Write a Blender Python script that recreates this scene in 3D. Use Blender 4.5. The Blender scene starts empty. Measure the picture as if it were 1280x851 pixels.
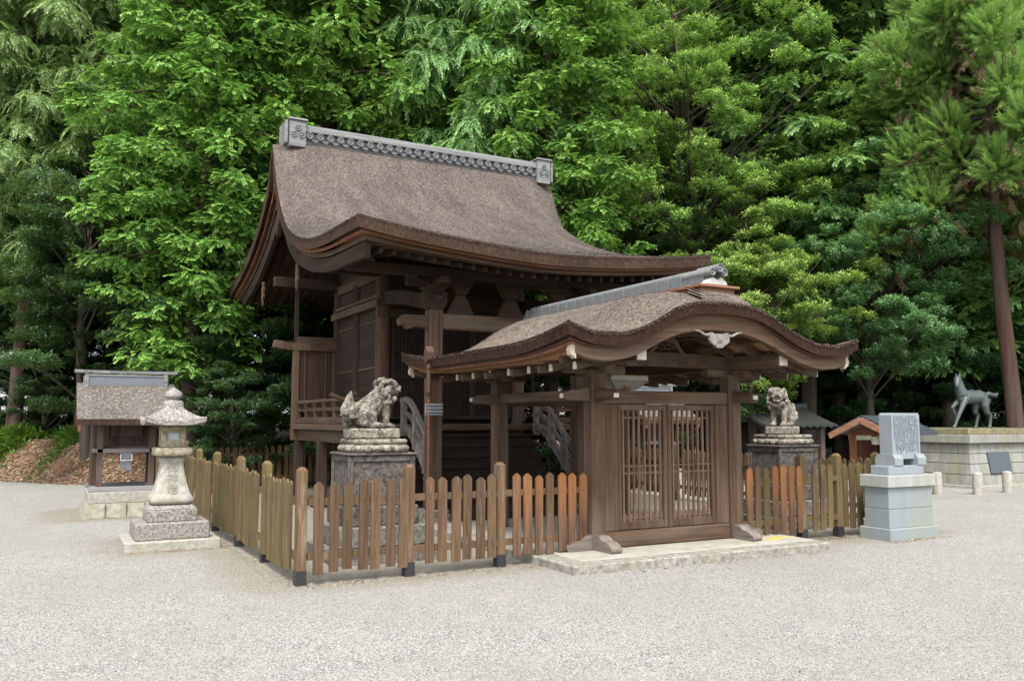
import bpy, math, random
import numpy as np
from mathutils import Vector
R = math.radians
rng = np.random.default_rng(7)
random.seed(7)
S = bpy.context.scene
COL = S.collection

# ------------------------------------------------------------------ camera, sky, sun, exposure
CAM = np.array([-2.2606, -8.5529, 1.6])
YAW = R(28.35); PITCH = R(5.27)
cd = bpy.data.cameras.new("camera"); cam = bpy.data.objects.new("camera", cd); COL.objects.link(cam)
cam.location = CAM; cam.rotation_euler = (R(90) + PITCH, 0, -YAW)
cd.sensor_width = 36; cd.lens = 36 * 1079 / 1280; cd.clip_end = 2000; cd.clip_start = 0.1
S.camera = cam

SUN_EL, SUN_AZ = R(58), R(208)          # azimuth clockwise from +Y: behind and left of the viewer
W = bpy.data.worlds.new("World"); S.world = W; W.use_nodes = True
wn = W.node_tree.nodes; wl = W.node_tree.links; wn.clear()
sky = wn.new("ShaderNodeTexSky"); sky.sky_type = 'NISHITA'; sky.sun_disc = False
sky.sun_elevation = SUN_EL; sky.sun_rotation = SUN_AZ; sky.air_density = 1.0; sky.dust_density = 2.0
hs = wn.new("ShaderNodeHueSaturation"); hs.inputs['Saturation'].default_value = 0.35; hs.inputs['Value'].default_value = 1.25
bg = wn.new("ShaderNodeBackground"); bg.inputs['Strength'].default_value = 0.11
wo = wn.new("ShaderNodeOutputWorld")
wl.new(sky.outputs[0], hs.inputs['Color']); cc = wn.new('ShaderNodeMix'); cc.data_type = 'RGBA'; cc.blend_type = 'MULTIPLY'; cc.inputs[0].default_value = 1; cc.inputs[7].default_value = (1.0, 1.0, 1.0, 1)
wl.new(hs.outputs[0], cc.inputs[6]); wl.new(cc.outputs[2], bg.inputs[0]); wl.new(bg.outputs[0], wo.inputs[0])

sl = bpy.data.lights.new("sun", 'SUN'); sl.energy = 1.5; sl.angle = R(20); sl.color = (1.0, 0.985, 0.95)
so = bpy.data.objects.new("sun", sl); COL.objects.link(so); so.location = (0, 0, 40)
sd = Vector((math.sin(SUN_AZ) * math.cos(SUN_EL), math.cos(SUN_AZ) * math.cos(SUN_EL), math.sin(SUN_EL)))
so.rotation_euler = sd.to_track_quat('Z', 'Y').to_euler()

S.view_settings.view_transform = 'Standard'; S.view_settings.look = 'None'
S.view_settings.exposure = 1.7; S.view_settings.gamma = 1.0; S.view_settings.use_curve_mapping = False
S.render.engine = 'CYCLES'
S.cycles.max_bounces = 6; S.cycles.diffuse_bounces = 4; S.cycles.glossy_bounces = 2
S.cycles.transmission_bounces = 3; S.cycles.transparent_max_bounces = 6
S.cycles.use_denoising = True; S.cycles.caustics_reflective = False; S.cycles.caustics_refractive = False
S.cycles.use_adaptive_sampling = True; S.cycles.adaptive_threshold = 0.008
S.cycles.sample_clamp_indirect = 6

def ground_at(px, D):
    """ground point D metres ahead on the bearing px (photo pixels)"""
    r = D * (px - 640) / 1083.0
    return (CAM[0] + D * math.sin(YAW) + r * math.cos(YAW), CAM[1] + D * math.cos(YAW) - r * math.sin(YAW))

# ------------------------------------------------------------------ mesh helper
class MB:
    def __init__(s): s.v = []; s.f = []; s.m = []; s.sm = []; s.t = []
    def add(s, V, F, mat=0, smooth=False, tone=0.5):
        b = len(s.v); s.v += [tuple(map(float, p)) for p in V]
        for f in F: s.f.append(tuple(b + i for i in f)); s.m.append(mat); s.sm.append(smooth); s.t.append(tone)
    def box(s, x0, x1, y0, y1, z0, z1, mat=0, tone=0.5):
        V = [(x0,y0,z0),(x1,y0,z0),(x1,y1,z0),(x0,y1,z0),(x0,y0,z1),(x1,y0,z1),(x1,y1,z1),(x0,y1,z1)]
        s.add(V, [(0,3,2,1),(4,5,6,7),(0,1,5,4),(1,2,6,5),(2,3,7,6),(3,0,4,7)], mat, False, tone)
    def frustum(s, cx, cy, z0, z1, ax, ay, bx, by, mat=0):
        V = [(cx+i*ax/2, cy+j*ay/2, z0) for i, j in ((-1,-1),(1,-1),(1,1),(-1,1))] + [(cx+i*bx/2, cy+j*by/2, z1) for i, j in ((-1,-1),(1,-1),(1,1),(-1,1))]
        s.add(V, [(0,3,2,1),(4,5,6,7),(0,1,5,4),(1,2,6,5),(2,3,7,6),(3,0,4,7)], mat)
    def beam(s, p0, p1, w, h, mat=0, tone=0.5):
        p0 = np.array(p0, float); p1 = np.array(p1, float); d = p1 - p0; d /= np.linalg.norm(d)
        u = np.array([0,0,1.]) if abs(d[2]) < .95 else np.array([1.,0,0])
        a = np.cross(d, u); a /= np.linalg.norm(a); b = np.cross(a, d)
        V = [p + a*i*w/2 + b*j*h/2 for p in (p0, p1) for i, j in ((-1,-1),(1,-1),(1,1),(-1,1))]
        s.add(V, [(0,3,2,1)[::-1],(4,5,6,7)[::-1],(0,1,5,4)[::-1],(1,2,6,5)[::-1],(2,3,7,6)[::-1],(3,0,4,7)[::-1]], mat, False, tone)
    def prism(s, poly, axis, a, b, mat=0, smooth=False, capmat=None, tone=0.5):
        """extrude a 2-D outline along axis; outline is (y,z) for x, (x,z) for y, (x,y) for z"""
        def P(p, t): return {'x': (t, p[0], p[1]), 'y': (p[0], t, p[1]), 'z': (p[0], p[1], t)}[axis]
        n = len(poly); V = [P(p, a) for p in poly] + [P(p, b) for p in poly]
        s.add(V, [(i, (i+1) % n, n + (i+1) % n, n + i) for i in range(n)], mat, smooth, tone)
        cm = mat if capmat is None else capmat
        s.add(V[:n], [tuple(range(n))[::-1]], cm, False, tone); s.add(V[n:], [tuple(range(n))], cm, False, tone)
    def tube(s, path, rad, n=8, mat=0, smooth=True, cap=True):
        path = np.array(path, float); k = len(path)
        rad = np.full(k, rad) if np.isscalar(rad) else np.array(rad, float)
        V = []
        prev = None
        for i in range(k):
            d = path[min(i+1, k-1)] - path[max(i-1, 0)]; d = d / (np.linalg.norm(d) + 1e-9)
            if prev is None:
                u = np.array([0,0,1.]) if abs(d[2]) < .9 else np.array([1.,0,0])
                a = np.cross(d, u)
            else: a = prev - d * prev.dot(d)
            a /= np.linalg.norm(a); prev = a; b = np.cross(d, a)
            for j in range(n):
                t = 2*math.pi*j/n; V.append(path[i] + rad[i]*(a*math.cos(t) + b*math.sin(t)))
        F = [(i*n+j, i*n+(j+1) % n, (i+1)*n+(j+1) % n, (i+1)*n+j) for i in range(k-1) for j in range(n)]
        s.add(V, F, mat, smooth)
        if cap:
            s.add(V[:n], [tuple(range(n))[::-1]], mat); s.add(V[-n:], [tuple(range(n))], mat)
    def lathe(s, prof, c=(0,0,0), n=24, axis='z', mat=0, smooth=True, sq=None):
        V = []; k = len(prof)
        for r, h in prof:
            for j in range(n):
                t = 2*math.pi*(j+.5)/n; x, y = r*math.cos(t), r*math.sin(t)
                if axis == 'z': V.append((c[0]+x, c[1]+y, c[2]+h))
                elif axis == 'y': V.append((c[0]+x, c[1]+h, c[2]+y))
                else: V.append((c[0]+h, c[1]+x, c[2]+y))
        F = [(i*n+j, i*n+(j+1) % n, (i+1)*n+(j+1) % n, (i+1)*n+j) for i in range(k-1) for j in range(n)]
        s.add(V, F, mat, smooth)
        s.add(V[:n], [tuple(range(n))[::-1]], mat); s.add(V[-n:], [tuple(range(n))], mat)
    def ell(s, c, r, rot=0, n=14, mat=0):
        V = []; m = n // 2
        for i in range(m + 1):
            a = math.pi * i / m
            for j in range(n):
                t = 2*math.pi*j/n
                V.append((r[0]*math.sin(a)*math.cos(t), r[1]*math.sin(a)*math.sin(t), r[2]*math.cos(a)))
        V = np.array(V)
        if rot:
            c_, s_ = math.cos(rot), math.sin(rot)      # tilt in the x-z plane
            V = np.stack([V[:,0]*c_ + V[:,2]*s_, V[:,1], -V[:,0]*s_ + V[:,2]*c_], 1)
        V = V + np.array(c)
        s.add(V, [(i*n+j, (i+1)*n+j, (i+1)*n+(j+1) % n, i*n+(j+1) % n) for i in range(m) for j in range(n)], mat, True)
    def grid(s, P, mat=0, smooth=True, flip=False):
        a, b = P.shape[:2]
        F = [(i*b+j, (i+1)*b+j, (i+1)*b+j+1, i*b+j+1) for i in range(a-1) for j in range(b-1)]
        if flip: F = [f[::-1] for f in F]
        s.add(P.reshape(-1, 3), F, mat, smooth)
    def slab(s, X, Y, ZT, ZB, mt=0, me=1, mb=1):
        """closed sheet: X (nx), Y (ny), tops ZT and bottoms ZB (nx,ny)"""
        GX, GY = np.meshgrid(X, Y, indexing='ij')
        T = np.stack([GX, GY, ZT], -1); B = np.stack([GX, GY, ZB], -1)
        s.grid(T, mt); s.grid(B, mb, True, True)
        for e, fl in ((np.stack([T[0], B[0]], 0), False), (np.stack([T[-1], B[-1]], 0), True),
                      (np.stack([T[:,0], B[:,0]], 0), True), (np.stack([T[:,-1], B[:,-1]], 0), False)):
            s.grid(e, me, True, not fl)
    def obj(s, name, mats, parent=None, bevel=0.0, world=True, seg=1):
        me = bpy.data.meshes.new(name)
        off = np.array(parent_loc(parent)) if (parent is not None and world) else np.zeros(3)
        v = np.array(s.v, float) - off
        me.from_pydata(v.tolist(), [], s.f)
        me.polygons.foreach_set('material_index', s.m); me.polygons.foreach_set('use_smooth', s.sm)
        at = me.attributes.new('tone', 'FLOAT', 'FACE'); at.data.foreach_set('value', s.t)
        for m in (mats if isinstance(mats, (list, tuple)) else [mats]): me.materials.append(m)
        o = bpy.data.objects.new(name, me); COL.objects.link(o)
        if parent is not None: o.parent = parent
        if bevel:
            b = o.modifiers.new('bevel', 'BEVEL'); b.width = bevel; b.segments = seg; b.limit_method = 'ANGLE'; b.angle_limit = R(40)
        return o

def parent_loc(p):
    t = Vector((0, 0, 0))
    while p is not None: t += p.location; p = p.parent
    return t
def thing(name, label, cat, loc=(0,0,0), group=None, kind=None, rz=0):
    o = bpy.data.objects.new(name, None); COL.objects.link(o); o.location = loc; o.rotation_euler = (0, 0, rz)
    o.empty_display_size = .3
    o['label'] = label; o['category'] = cat
    if group: o['group'] = group
    if kind: o['kind'] = kind
    return o
def tag(o, label, cat, group=None, kind=None):
    o['label'] = label; o['category'] = cat
    if group: o['group'] = group
    if kind: o['kind'] = kind
    return o
def copy_tree(o, parent=None):
    c = o.copy(); COL.objects.link(c); c.parent = parent
    for ch in list(o.children): copy_tree(ch, c)
    return c
def interp(xs, ys, x):
    """smooth monotone interpolation"""
    xs = np.array(xs, float); ys = np.array(ys, float); x = np.clip(np.asarray(x, float), xs[0], xs[-1])
    h = np.diff(xs); d = np.diff(ys) / h; m = np.zeros(len(xs)); m[0] = d[0]; m[-1] = d[-1]
    for i in range(1, len(xs)-1):
        m[i] = 0 if d[i-1]*d[i] <= 0 else 2*d[i-1]*d[i]/(d[i-1]+d[i])
    i = np.clip(np.searchsorted(xs, x) - 1, 0, len(h)-1); t = (x - xs[i]) / h[i]
    return (2*t**3-3*t**2+1)*ys[i] + (t**3-2*t**2+t)*h[i]*m[i] + (-2*t**3+3*t**2)*ys[i+1] + (t**3-t**2)*h[i]*m[i+1]

# ------------------------------------------------------------------ materials
class NT:
    def __init__(s, name):
        s.m = bpy.data.materials.new(name); s.m.use_nodes = True; s.t = s.m.node_tree; s.t.nodes.clear()
        s.out = s.n('OutputMaterial')
    def n(s, typ, inp=None, **kw):
        nd = s.t.nodes.new('ShaderNode' + typ)
        for k, v in kw.items(): setattr(nd, k, v)
        for k, v in (inp or {}).items(): s.set(nd.inputs[k], v)
        return nd
    def set(s, sock, v):
        if isinstance(v, bpy.types.NodeSocket): s.t.links.new(v, sock)
        elif isinstance(v, bpy.types.Node): s.t.links.new(v.outputs[0], sock)
        else:
            if isinstance(v, (tuple, list)) and len(v) == 3 and sock.type == 'RGBA': v = (*v, 1)
            sock.default_value = v
    def ramp(s, fac, stops, interp='LINEAR'):
        r = s.n('ValToRGB', {'Fac': fac}); e = r.color_ramp.elements; r.color_ramp.interpolation = interp
        while len(e) < len(stops): e.new(.5)
        for el, (p, c) in zip(e, stops):
            el.position = p; el.color = (*c, 1) if isinstance(c, (tuple, list)) else (c, c, c, 1)
        return r.outputs[0]
    def noise(s, vec, scale, detail=4, rough=.55, dist=0):
        return s.n('TexNoise', {'Vector': vec, 'Scale': scale, 'Detail': detail, 'Roughness': rough, 'Distortion': dist}).outputs[0]
    def mapv(s, vec, sc): return s.n('Mapping', {'Vector': vec, 'Scale': sc}).outputs[0]
    def mix(s, fac, a, b, mode='MIX'):
        nd = s.n('Mix', data_type='RGBA', blend_type=mode); nd.clamp_factor = True
        s.set(nd.inputs[0], fac); s.set(nd.inputs[6], a); s.set(nd.inputs[7], b); return nd.outputs[2]
    def math(s, op, a, b=0.0, c=0.0):
        nd = s.n('Math', operation=op); s.set(nd.inputs[0], a); s.set(nd.inputs[1], b); s.set(nd.inputs[2], c); return nd.outputs[0]
    def obj(s): return s.n('TexCoord').outputs['Object']
    def pos(s): return s.n('NewGeometry').outputs['Position']
    def attr(s, name): return s.n('Attribute', attribute_name=name).outputs['Fac']
    def bump(s, h, strength=.3, dist=.02): return s.n('Bump', {'Height': h, 'Strength': strength, 'Distance': dist}).outputs[0]
    def bsdf(s, col, rough=.85, normal=None, spec=.3, metal=0.0):
        b = s.n('BsdfPrincipled', {'Base Color': col, 'Roughness': rough, 'Specular IOR Level': spec, 'Metallic': metal})
        if normal is not None: s.set(b.inputs['Normal'], normal)
        s.t.links.new(b.outputs[0], s.out.inputs[0]); return s.m

def wood(name, dark, light, axis='z', grey=None, gamt=.5, moss=None, bump=.35, island=.35, rough=.85, sc=1.0):
    k = NT(name); p = k.obj(); g = k.n('NewGeometry').outputs['Random Per Island']
    sh = k.n('Combine' + 'XYZ', {'X': k.math('MULTIPLY', g, 7.3), 'Y': k.math('MULTIPLY', g, 3.1), 'Z': k.math('MULTIPLY', g, 5.7)}).outputs[0]
    pv = k.n('VectorMath', {0: p, 1: sh}, operation='ADD').outputs[0]
    s = {'x': (1.2, 26, 26), 'y': (26, 1.2, 26), 'z': (26, 26, 1.2)}[axis]
    gr = k.noise(k.mapv(pv, tuple(a*sc for a in s)), 1.0, 6, .65, .3)
    s2 = {'x': (.5, 4, 4), 'y': (4, .5, 4), 'z': (4, 4, .5)}[axis]
    lo = k.noise(k.mapv(pv, s2), 1.0, 3)
    c = k.ramp(gr, [(.28, dark), (.72, light)])
    if grey: c = k.mix(k.math('MULTIPLY', k.ramp(lo, [(.42, 0.), (.62, 1.)]), gamt), c, grey)
    if moss:
        mn = k.noise(p, 3.0, 5); c = k.mix(k.math('MULTIPLY', k.ramp(mn, [(.42, 0.), (.66, 1.)]), .75), c, moss)
    v = k.math('ADD', k.math('MULTIPLY', g, island), 1 - island/2)
    c = k.mix(1.0, c, k.n('CombineColor', {0: v, 1: v, 2: v}).outputs[0], 'MULTIPLY')
    return k.bsdf(c, rough, k.bump(gr, bump, .01), .25)

def stone(name, base, dark, spot=None, dirt=.6, spots=.5, scale=1.0, speck=.25, rough=.9, drip=False, green=None):
    k = NT(name); p = k.obj()
    big = k.noise(p, 3.2*scale, 6, .62); fine = k.noise(p, 120, 2, .5); md = k.noise(p, 14*scale, 5, .68)
    pd = k.mapv(p, (1, 1, .22)) if drip else p
    st = k.noise(pd, 5*scale, 6, .68)
    c = k.mix(k.math('MULTIPLY', k.ramp(st, [(.40, 0.), (.62, 1.)]), dirt), base, dark)
    if green: c = k.mix(k.math('MULTIPLY', k.ramp(k.noise(k.mapv(p, (1,1,.4)), 2.3*scale, 4), [(.45, 0.), (.68, 1.)]), .6), c, green)
    if spot:
        c = k.mix(k.math('MULTIPLY', k.ramp(md, [(.55, 0.), (.63, 1.)]), spots), c, spot)
    f = k.math('ADD', k.math('MULTIPLY', fine, speck*2), 1 - speck)
    c = k.mix(1.0, c, k.n('CombineColor', {0: f, 1: f, 2: f}).outputs[0], 'MULTIPLY')
    h = k.math('ADD', k.math('MULTIPLY', md, .7), k.math('MULTIPLY', fine, .3))
    return k.bsdf(c, rough, k.bump(h, .45, .012), .25)

def thatch(name, a, b, moss=None, edge=False, axis='y', lichen=None):
    k = NT(name); p = k.pos()
    n1 = k.noise(p, 19, 5, .85); n2 = k.noise(p, 1.3, 5, .6); n3 = k.noise(k.mapv(p, {'x': (6, 60, 60), 'y': (60, 6, 60), 'z': (60, 60, 9)}[axis]), 1.0, 4, .6)
    h = k.math('ADD', k.math('MULTIPLY', n1, .6), k.math('MULTIPLY', n3, .4))
    c = k.ramp(h, [(.36, a), (.5, tuple((x+y)/2 for x, y in zip(a, b))), (.63, b)])
    c = k.mix(k.math('MULTIPLY', k.ramp(n2, [(.4, 0.), (.65, 1.)]), .3), c, tuple(x*.62 for x in a))
    stv = {'x': (1.2, .25, 1.2), 'y': (2.2, .3, .3), 'z': (2, 2, .3)}[axis]
    c = k.mix(k.math('MULTIPLY', k.ramp(k.noise(k.mapv(p, stv), 1.6, 5, .65), [(.42, 0.), (.66, 1.)]), .42), c, tuple(x*1.15 for x in a))
    if edge:
        lay = k.n('TexWave', {'Vector': p, 'Scale': 24, 'Distortion': 3, 'Detail': 2}, bands_direction='Z').outputs[1]
        c = k.mix(k.math('MULTIPLY', lay, .35), c, tuple(x*.5 for x in a))
    if lichen:
        c = k.mix(k.math('MULTIPLY', k.ramp(k.noise(p, 26, 5, .7), [(.52, 0.), (.6, 1.)]), .7), c, lichen)
    if moss:
        c = k.mix(k.math('MULTIPLY', k.ramp(k.noise(p, 4.2, 3), [(.6, 0.), (.7, 1.)]), .7), c, moss)
    return k.bsdf(c, .95, k.bump(h, .9, .03), .1)

def plain(name, col, rough=.6, metal=0.0, var=.15, spec=.4):
    k = NT(name); n = k.noise(k.obj(), 14, 5, .6)
    c = k.mix(n, tuple(x*(1-var) for x in col), tuple(min(1, x*(1+var)) for x in col))
    return k.bsdf(c, rough, k.bump(n, .1, .01), spec, metal)

def leaf(name, dark, light, tip=None, gloss=.42, trans=.4):
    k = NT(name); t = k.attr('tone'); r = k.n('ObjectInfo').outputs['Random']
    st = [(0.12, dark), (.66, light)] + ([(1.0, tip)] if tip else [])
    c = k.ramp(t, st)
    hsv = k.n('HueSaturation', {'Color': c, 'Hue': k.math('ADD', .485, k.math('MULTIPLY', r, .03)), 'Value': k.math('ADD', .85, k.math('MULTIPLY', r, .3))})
    b = k.n('BsdfPrincipled', {'Base Color': hsv.outputs[0], 'Roughness': gloss, 'Specular IOR Level': .4})
    tr = k.n('BsdfTranslucent', {'Color': k.mix(.5, hsv.outputs[0], (.16, .26, .02))})
    mx = k.n('MixShader', {0: trans, 1: b.outputs[0], 2: tr.outputs[0]})
    k.t.links.new(mx.outputs[0], k.out.inputs[0]); return k.m

MW = {}
for ax in 'xyz':
    MW['gate'+ax] = wood('weathered_gate_timber_'+ax, (.025,.0138,.0085), (.112,.066,.04), ax, (.13,.1,.073), .5)
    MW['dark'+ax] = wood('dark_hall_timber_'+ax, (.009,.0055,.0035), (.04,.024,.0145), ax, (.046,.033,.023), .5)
    MW['red'+ax] = wood('red_brown_timber_'+ax, (.085,.03,.014), (.22,.09,.042), ax, (.2,.12,.075), .5)
    MW['eave'+ax] = wood('eave_timber_'+ax, (.028,.015,.0085), (.1,.058,.033), ax, (.105,.076,.052), .5)
    MW['bleached'+ax] = wood('bleached_timber_'+ax, (.075,.06,.05), (.18,.153,.132), ax, (.2,.18,.165), .6)
    MW['shrine'+ax] = wood('small_shrine_timber_'+ax, (.03,.018,.013), (.1,.062,.045), ax, (.13,.115,.1), .5)
    MW['bright'+ax] = wood('tan_eave_board_'+ax, (.13,.065,.032), (.4,.235,.13), ax)
WHITE = plain('white_end_paint', (.46, .42, .35), .8, var=.4)
THATCH = thatch('cypress_bark_thatch', (.028,.021,.017), (.225,.183,.157), axis='y')
THATCHG = thatch('gate_bark_thatch', (.04,.029,.022), (.31,.255,.21), axis='x')
THEDGE = thatch('thatch_edge', (.026,.016,.011), (.115,.072,.05), edge=True, axis='z')
THEDGE2 = thatch('thatch_edge_dark', (.016,.008,.005), (.07,.038,.025), edge=True, axis='z')
THATCHS = thatch('lichen_bark_thatch', (.05,.04,.034), (.19,.16,.143), axis='y', moss=None, lichen=(.27,.26,.21))
TILE = plain('grey_roof_tile', (.12, .127, .133), .5, var=.35)
TILED = plain('dark_roof_tile', (.035, .04, .046), .55, var=.4)
SILVER = wood('silver_grey_timber', (.075,.075,.072), (.235,.235,.225), 'x', None)
GOLD = plain('faded_gold_paint', (.22, .16, .06), .7, var=.4)
BLACK = plain('black_metal_sleeve', (.02, .02, .022), .5)
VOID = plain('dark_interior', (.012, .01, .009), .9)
COPPER = plain('brown_copper', (.07, .034, .022), .6, .25, .45)
STEEL = plain('dull_steel', (.17, .175, .18), .5, .4, .3)
GRANITE = stone('pale_granite', (.35,.335,.295), (.17,.155,.13), (.4,.385,.33), .65, .35, 2.8, .4, green=(.25,.24,.15))
GRANITE_D = stone('stained_granite', (.3,.28,.25), (.085,.074,.064), (.37,.345,.305), .95, .35, 6.5, .4)
STELE = stone('blue_grey_granite', (.215,.245,.255), (.175,.195,.19), None, .5, 0, .8, .28, .6, True, green=(.25,.26,.19))
STELE_D = stone('grey_granite_tablet', (.23,.255,.275), (.18,.2,.215), None, .4, 0, 1.5, .4, .6)
LICHEN = stone('lichened_stone', (.19,.165,.13), (.026,.022,.019), (.42,.39,.31), .95, .6, 2.6, .35)
LICHEN_L = stone('pale_lichened_stone', (.26,.23,.18), (.04,.033,.028), (.43,.4,.32), .95, .5, 2.8, .35)
PEDEST = stone('dark_streaked_stone', (.115,.1,.087), (.027,.022,.019), (.22,.2,.178), .9, .45, 3.4, .35)
MOSSY = stone('mossy_lantern_stone', (.31,.275,.2), (.1,.08,.052), (.38,.35,.28), .8, .4, 3.6, .35, green=(.18,.145,.05))
PLINTH = stone('plinth_stone', (.265,.262,.238), (.135,.125,.105), (.25,.18,.14), .6, .25, .9, .25, .9, True, green=(.19,.19,.1))
CONC = stone('worn_concrete', (.36,.335,.28), (.24,.22,.175), None, .7, 0, .8, .2)
BRONZE = plain('grey_bronze', (.075, .09, .088), .5, .3, .4)
PLAQUE = plain('dark_plaque', (.07, .085, .09), .4, .3, .15)
BARK_R = wood('red_brown_bark', (.028,.015,.01), (.105,.055,.038), 'z', (.09,.075,.06), .5, bump=.9, sc=.6)
BARK_G = wood('grey_brown_bark', (.025,.019,.014), (.08,.062,.048), 'z', (.09,.09,.065), .5, bump=.9, sc=.6)

def fence_mat():
    k = NT('weathered_picket_timber'); p = k.obj(); g = k.n('NewGeometry').outputs['Random Per Island']; t = k.attr('tone')
    sh = k.n('CombineXYZ', {'X': k.math('MULTIPLY', g, 9.), 'Y': 0., 'Z': k.math('MULTIPLY', g, 5.)}).outputs[0]
    pv = k.n('VectorMath', {0: p, 1: sh}, operation='ADD').outputs[0]
    gr = k.noise(k.mapv(pv, (30, 30, 1.6)), 1., 6, .65, .3)
    c = k.ramp(gr, [(.28, (.042,.022,.013)), (.72, (.148,.086,.052))])
    mo = k.noise(k.mapv(pv, (5, 5, 1.4)), 1., 5, .6)
    mamt = k.ramp(t, [(0., .95), (.5, .3), (.75, .1), (1., .0)])
    c = k.mix(k.math('MULTIPLY', k.ramp(mo, [(.34, 0.), (.6, 1.)]), mamt), c, (.125,.112,.036))
    c = k.mix(k.math('MULTIPLY', k.ramp(k.noise(k.mapv(pv, (14, 14, 1.2)), 1., 5, .7), [(.56, 0.), (.68, 1.)]), .4), c, (.25,.205,.15))
    zz = k.n('SeparateXYZ', {0: p}).outputs[2]
    new = k.math('MULTIPLY', k.ramp(t, [(.78, 0.), (.92, 1.)]), k.ramp(k.math('ADD', k.math('MULTIPLY', zz, .8), k.math('MULTIPLY', mo, .5)), [(.55, .05), (.95, 1.)]))
    c = k.mix(new, c, k.mix(gr, (.18,.07,.025), (.33,.145,.055)))
    v = k.math('ADD', k.math('MULTIPLY', g, .35), .8)
    c = k.mix(1., c, k.n('CombineColor', {0: v, 1: v, 2: v}).outputs[0], 'MULTIPLY')
    return k.bsdf(c, .85, k.bump(gr, .4, .01), .2)
FENCE = fence_mat()

# ------------------------------------------------------------------ ground
def bank_foot(x):
    return interp([-60,-12,-3.2,-1.4,0,3,9,14,22,60], [44,27,18.5,15.9,14.9,14.6,15.2,20,27,40], x)
def ground_z(x, y):
    x = np.asarray(x, float); y = np.asarray(y, float)
    d = y - bank_foot(x) + .5*np.sin(x*.9+1) * .5
    t = np.clip(d / 2.2, 0, 1)
    z = 1.0*t*t*(3-2*t) + np.clip(d-2.2, 0, 60)*.018
    z = z * np.clip(1 - (x-9)/8, .15, 1)
    z += .012*np.sin(x*1.7+y*.6)*np.sin(y*1.1-x*.4)
    z += np.where(d > 0, .09*np.sin(x*2.3+1.7*np.sin(y*1.9))*np.sin(y*2.1+x), 0) * np.clip(d, 0, 1)
    return z
def build_ground():
    fine_x = np.arange(-14, 30, .22); fine_y = np.arange(-12, 32, .22)
    far = np.array([1,2,4,8,14,24,40,70,120,200,320,500], float)
    X = np.concatenate([fine_x[0]-far[::-1], fine_x, fine_x[-1]+far]); Y = np.concatenate([fine_y[0]-far[::-1], fine_y, fine_y[-1]+far])
    GX, GY = np.meshgrid(X, Y, indexing='ij'); Z = ground_z(GX, GY)
    b = MB(); b.grid(np.stack([GX, GY, Z], -1))
    k = NT('gravel_and_leaf_litter'); p = k.pos()
    vor = k.n('TexVoronoi', {'Vector': p, 'Scale': 118., 'Randomness': 1.}); vor2 = k.n('TexVoronoi', {'Vector': p, 'Scale': 24., 'Randomness': 1.})
    cellv = k.n('SeparateColor', {0: vor.outputs[1]}).outputs[0]
    cell2 = k.n('SeparateColor', {0: vor2.outputs[1]}).outputs[1]
    st = k.ramp(cellv, [(0., (.04,.038,.034)), (.2, (.145,.14,.126)), (.55, (.29,.281,.254)), (1., (.52,.505,.46))])
    edge = k.ramp(vor.outputs[0], [(.0, 1.), (.55, 1.), (.95, .72)])
    c = k.mix(1., st, edge, 'MULTIPLY')
    c = k.mix(k.math('MULTIPLY', k.ramp(k.noise(p, 260, 2), [(.35, .5), (.6, 0.)]), .5), c, (.2,.19,.172))
    lo = k.noise(p, .55, 6, .62); me_ = k.noise(p, 2.6, 6, .66)
    c = k.mix(k.math('MULTIPLY', k.ramp(me_, [(.42, 0.), (.7, 1.)]), .45), c, (.34,.315,.265))
    c = k.mix(k.math('MULTIPLY', k.ramp(lo, [(.42, .0), (.6, 1.)]), .4), c, (.235,.22,.19))
    # trodden earth and straw round the fence and the lantern
    da = k.attr('earth')
    em = k.ramp(k.math('ADD', da, k.math('MULTIPLY', k.math('SUBTRACT', me_, .5), 1.1)), [(.35, 0.), (.75, 1.)])
    straw = k.noise(k.mapv(p, (40, 40, 40)), 1., 4, .7, 1.2)
    c = k.mix(k.math('MULTIPLY', em, .7), c, k.ramp(straw, [(.3, (.09,.075,.05)), (.5, (.2,.172,.125)), (.72, (.38,.35,.28))]))
    # leaf litter on the bank and in the wood
    li = k.attr('litter')
    lm = k.ramp(k.math('ADD', li, k.math('MULTIPLY', k.math('SUBTRACT', me_, .5), .9)), [(.35, 0.), (.62, 1.)])
    lv = k.n('TexVoronoi', {'Vector': k.mapv(p, (16, 22, 18)), 'Scale': 1., 'Randomness': 1.})
    lc = k.ramp(k.n('SeparateColor', {0: lv.outputs[1]}).outputs[0], [(0., (.04,.023,.013)), (.45, (.115,.068,.04)), (.8, (.21,.13,.075)), (1., (.36,.28,.19))])
    lc = k.mix(k.ramp(k.noise(p, 1.1, 4), [(.52, 0.), (.7, .8)]), lc, (.2,.1,.055))
    c = k.mix(lm, c, lc)
    hgt = k.math('ADD', k.math('MULTIPLY', k.math('SUBTRACT', 1., vor.outputs[0]), .8), k.math('MULTIPLY', cell2, .35))
    k.bsdf(c, .9, k.bump(hgt, .75, .012), .2)
    o = b.obj('ground', k.m); o['kind'] = 'structure'
    me = o.data; V = np.stack([GX.ravel(), GY.ravel()], 1)
    d = V[:,1] - bank_foot(V[:,0])
    li = np.clip((d + .6)/1.2, 0, 1)
    li = np.maximum(li, np.clip((V[:,0]-22)/6, 0, 1)*0)
    dist = lambda x0,x1,y0,y1: np.hypot(np.maximum(np.maximum(x0-V[:,0], V[:,0]-x1), 0), np.maximum(np.maximum(y0-V[:,1], V[:,1]-y1), 0))
    e = np.zeros(len(V))
    for r, w in (((-.35,.1,-.1,12.5), .8), ((0,3,-.25,.15), .55), ((-1.3,-.2,2.9,4.1), 1.0), ((.1,9,.1,12), .7), ((6.3,9.2,-.35,.2), .7), ((-2.0,-.3,7,9), .8)):
        e = np.maximum(e, np.clip(1 - dist(*r)/w, 0, 1)*.8)
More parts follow.
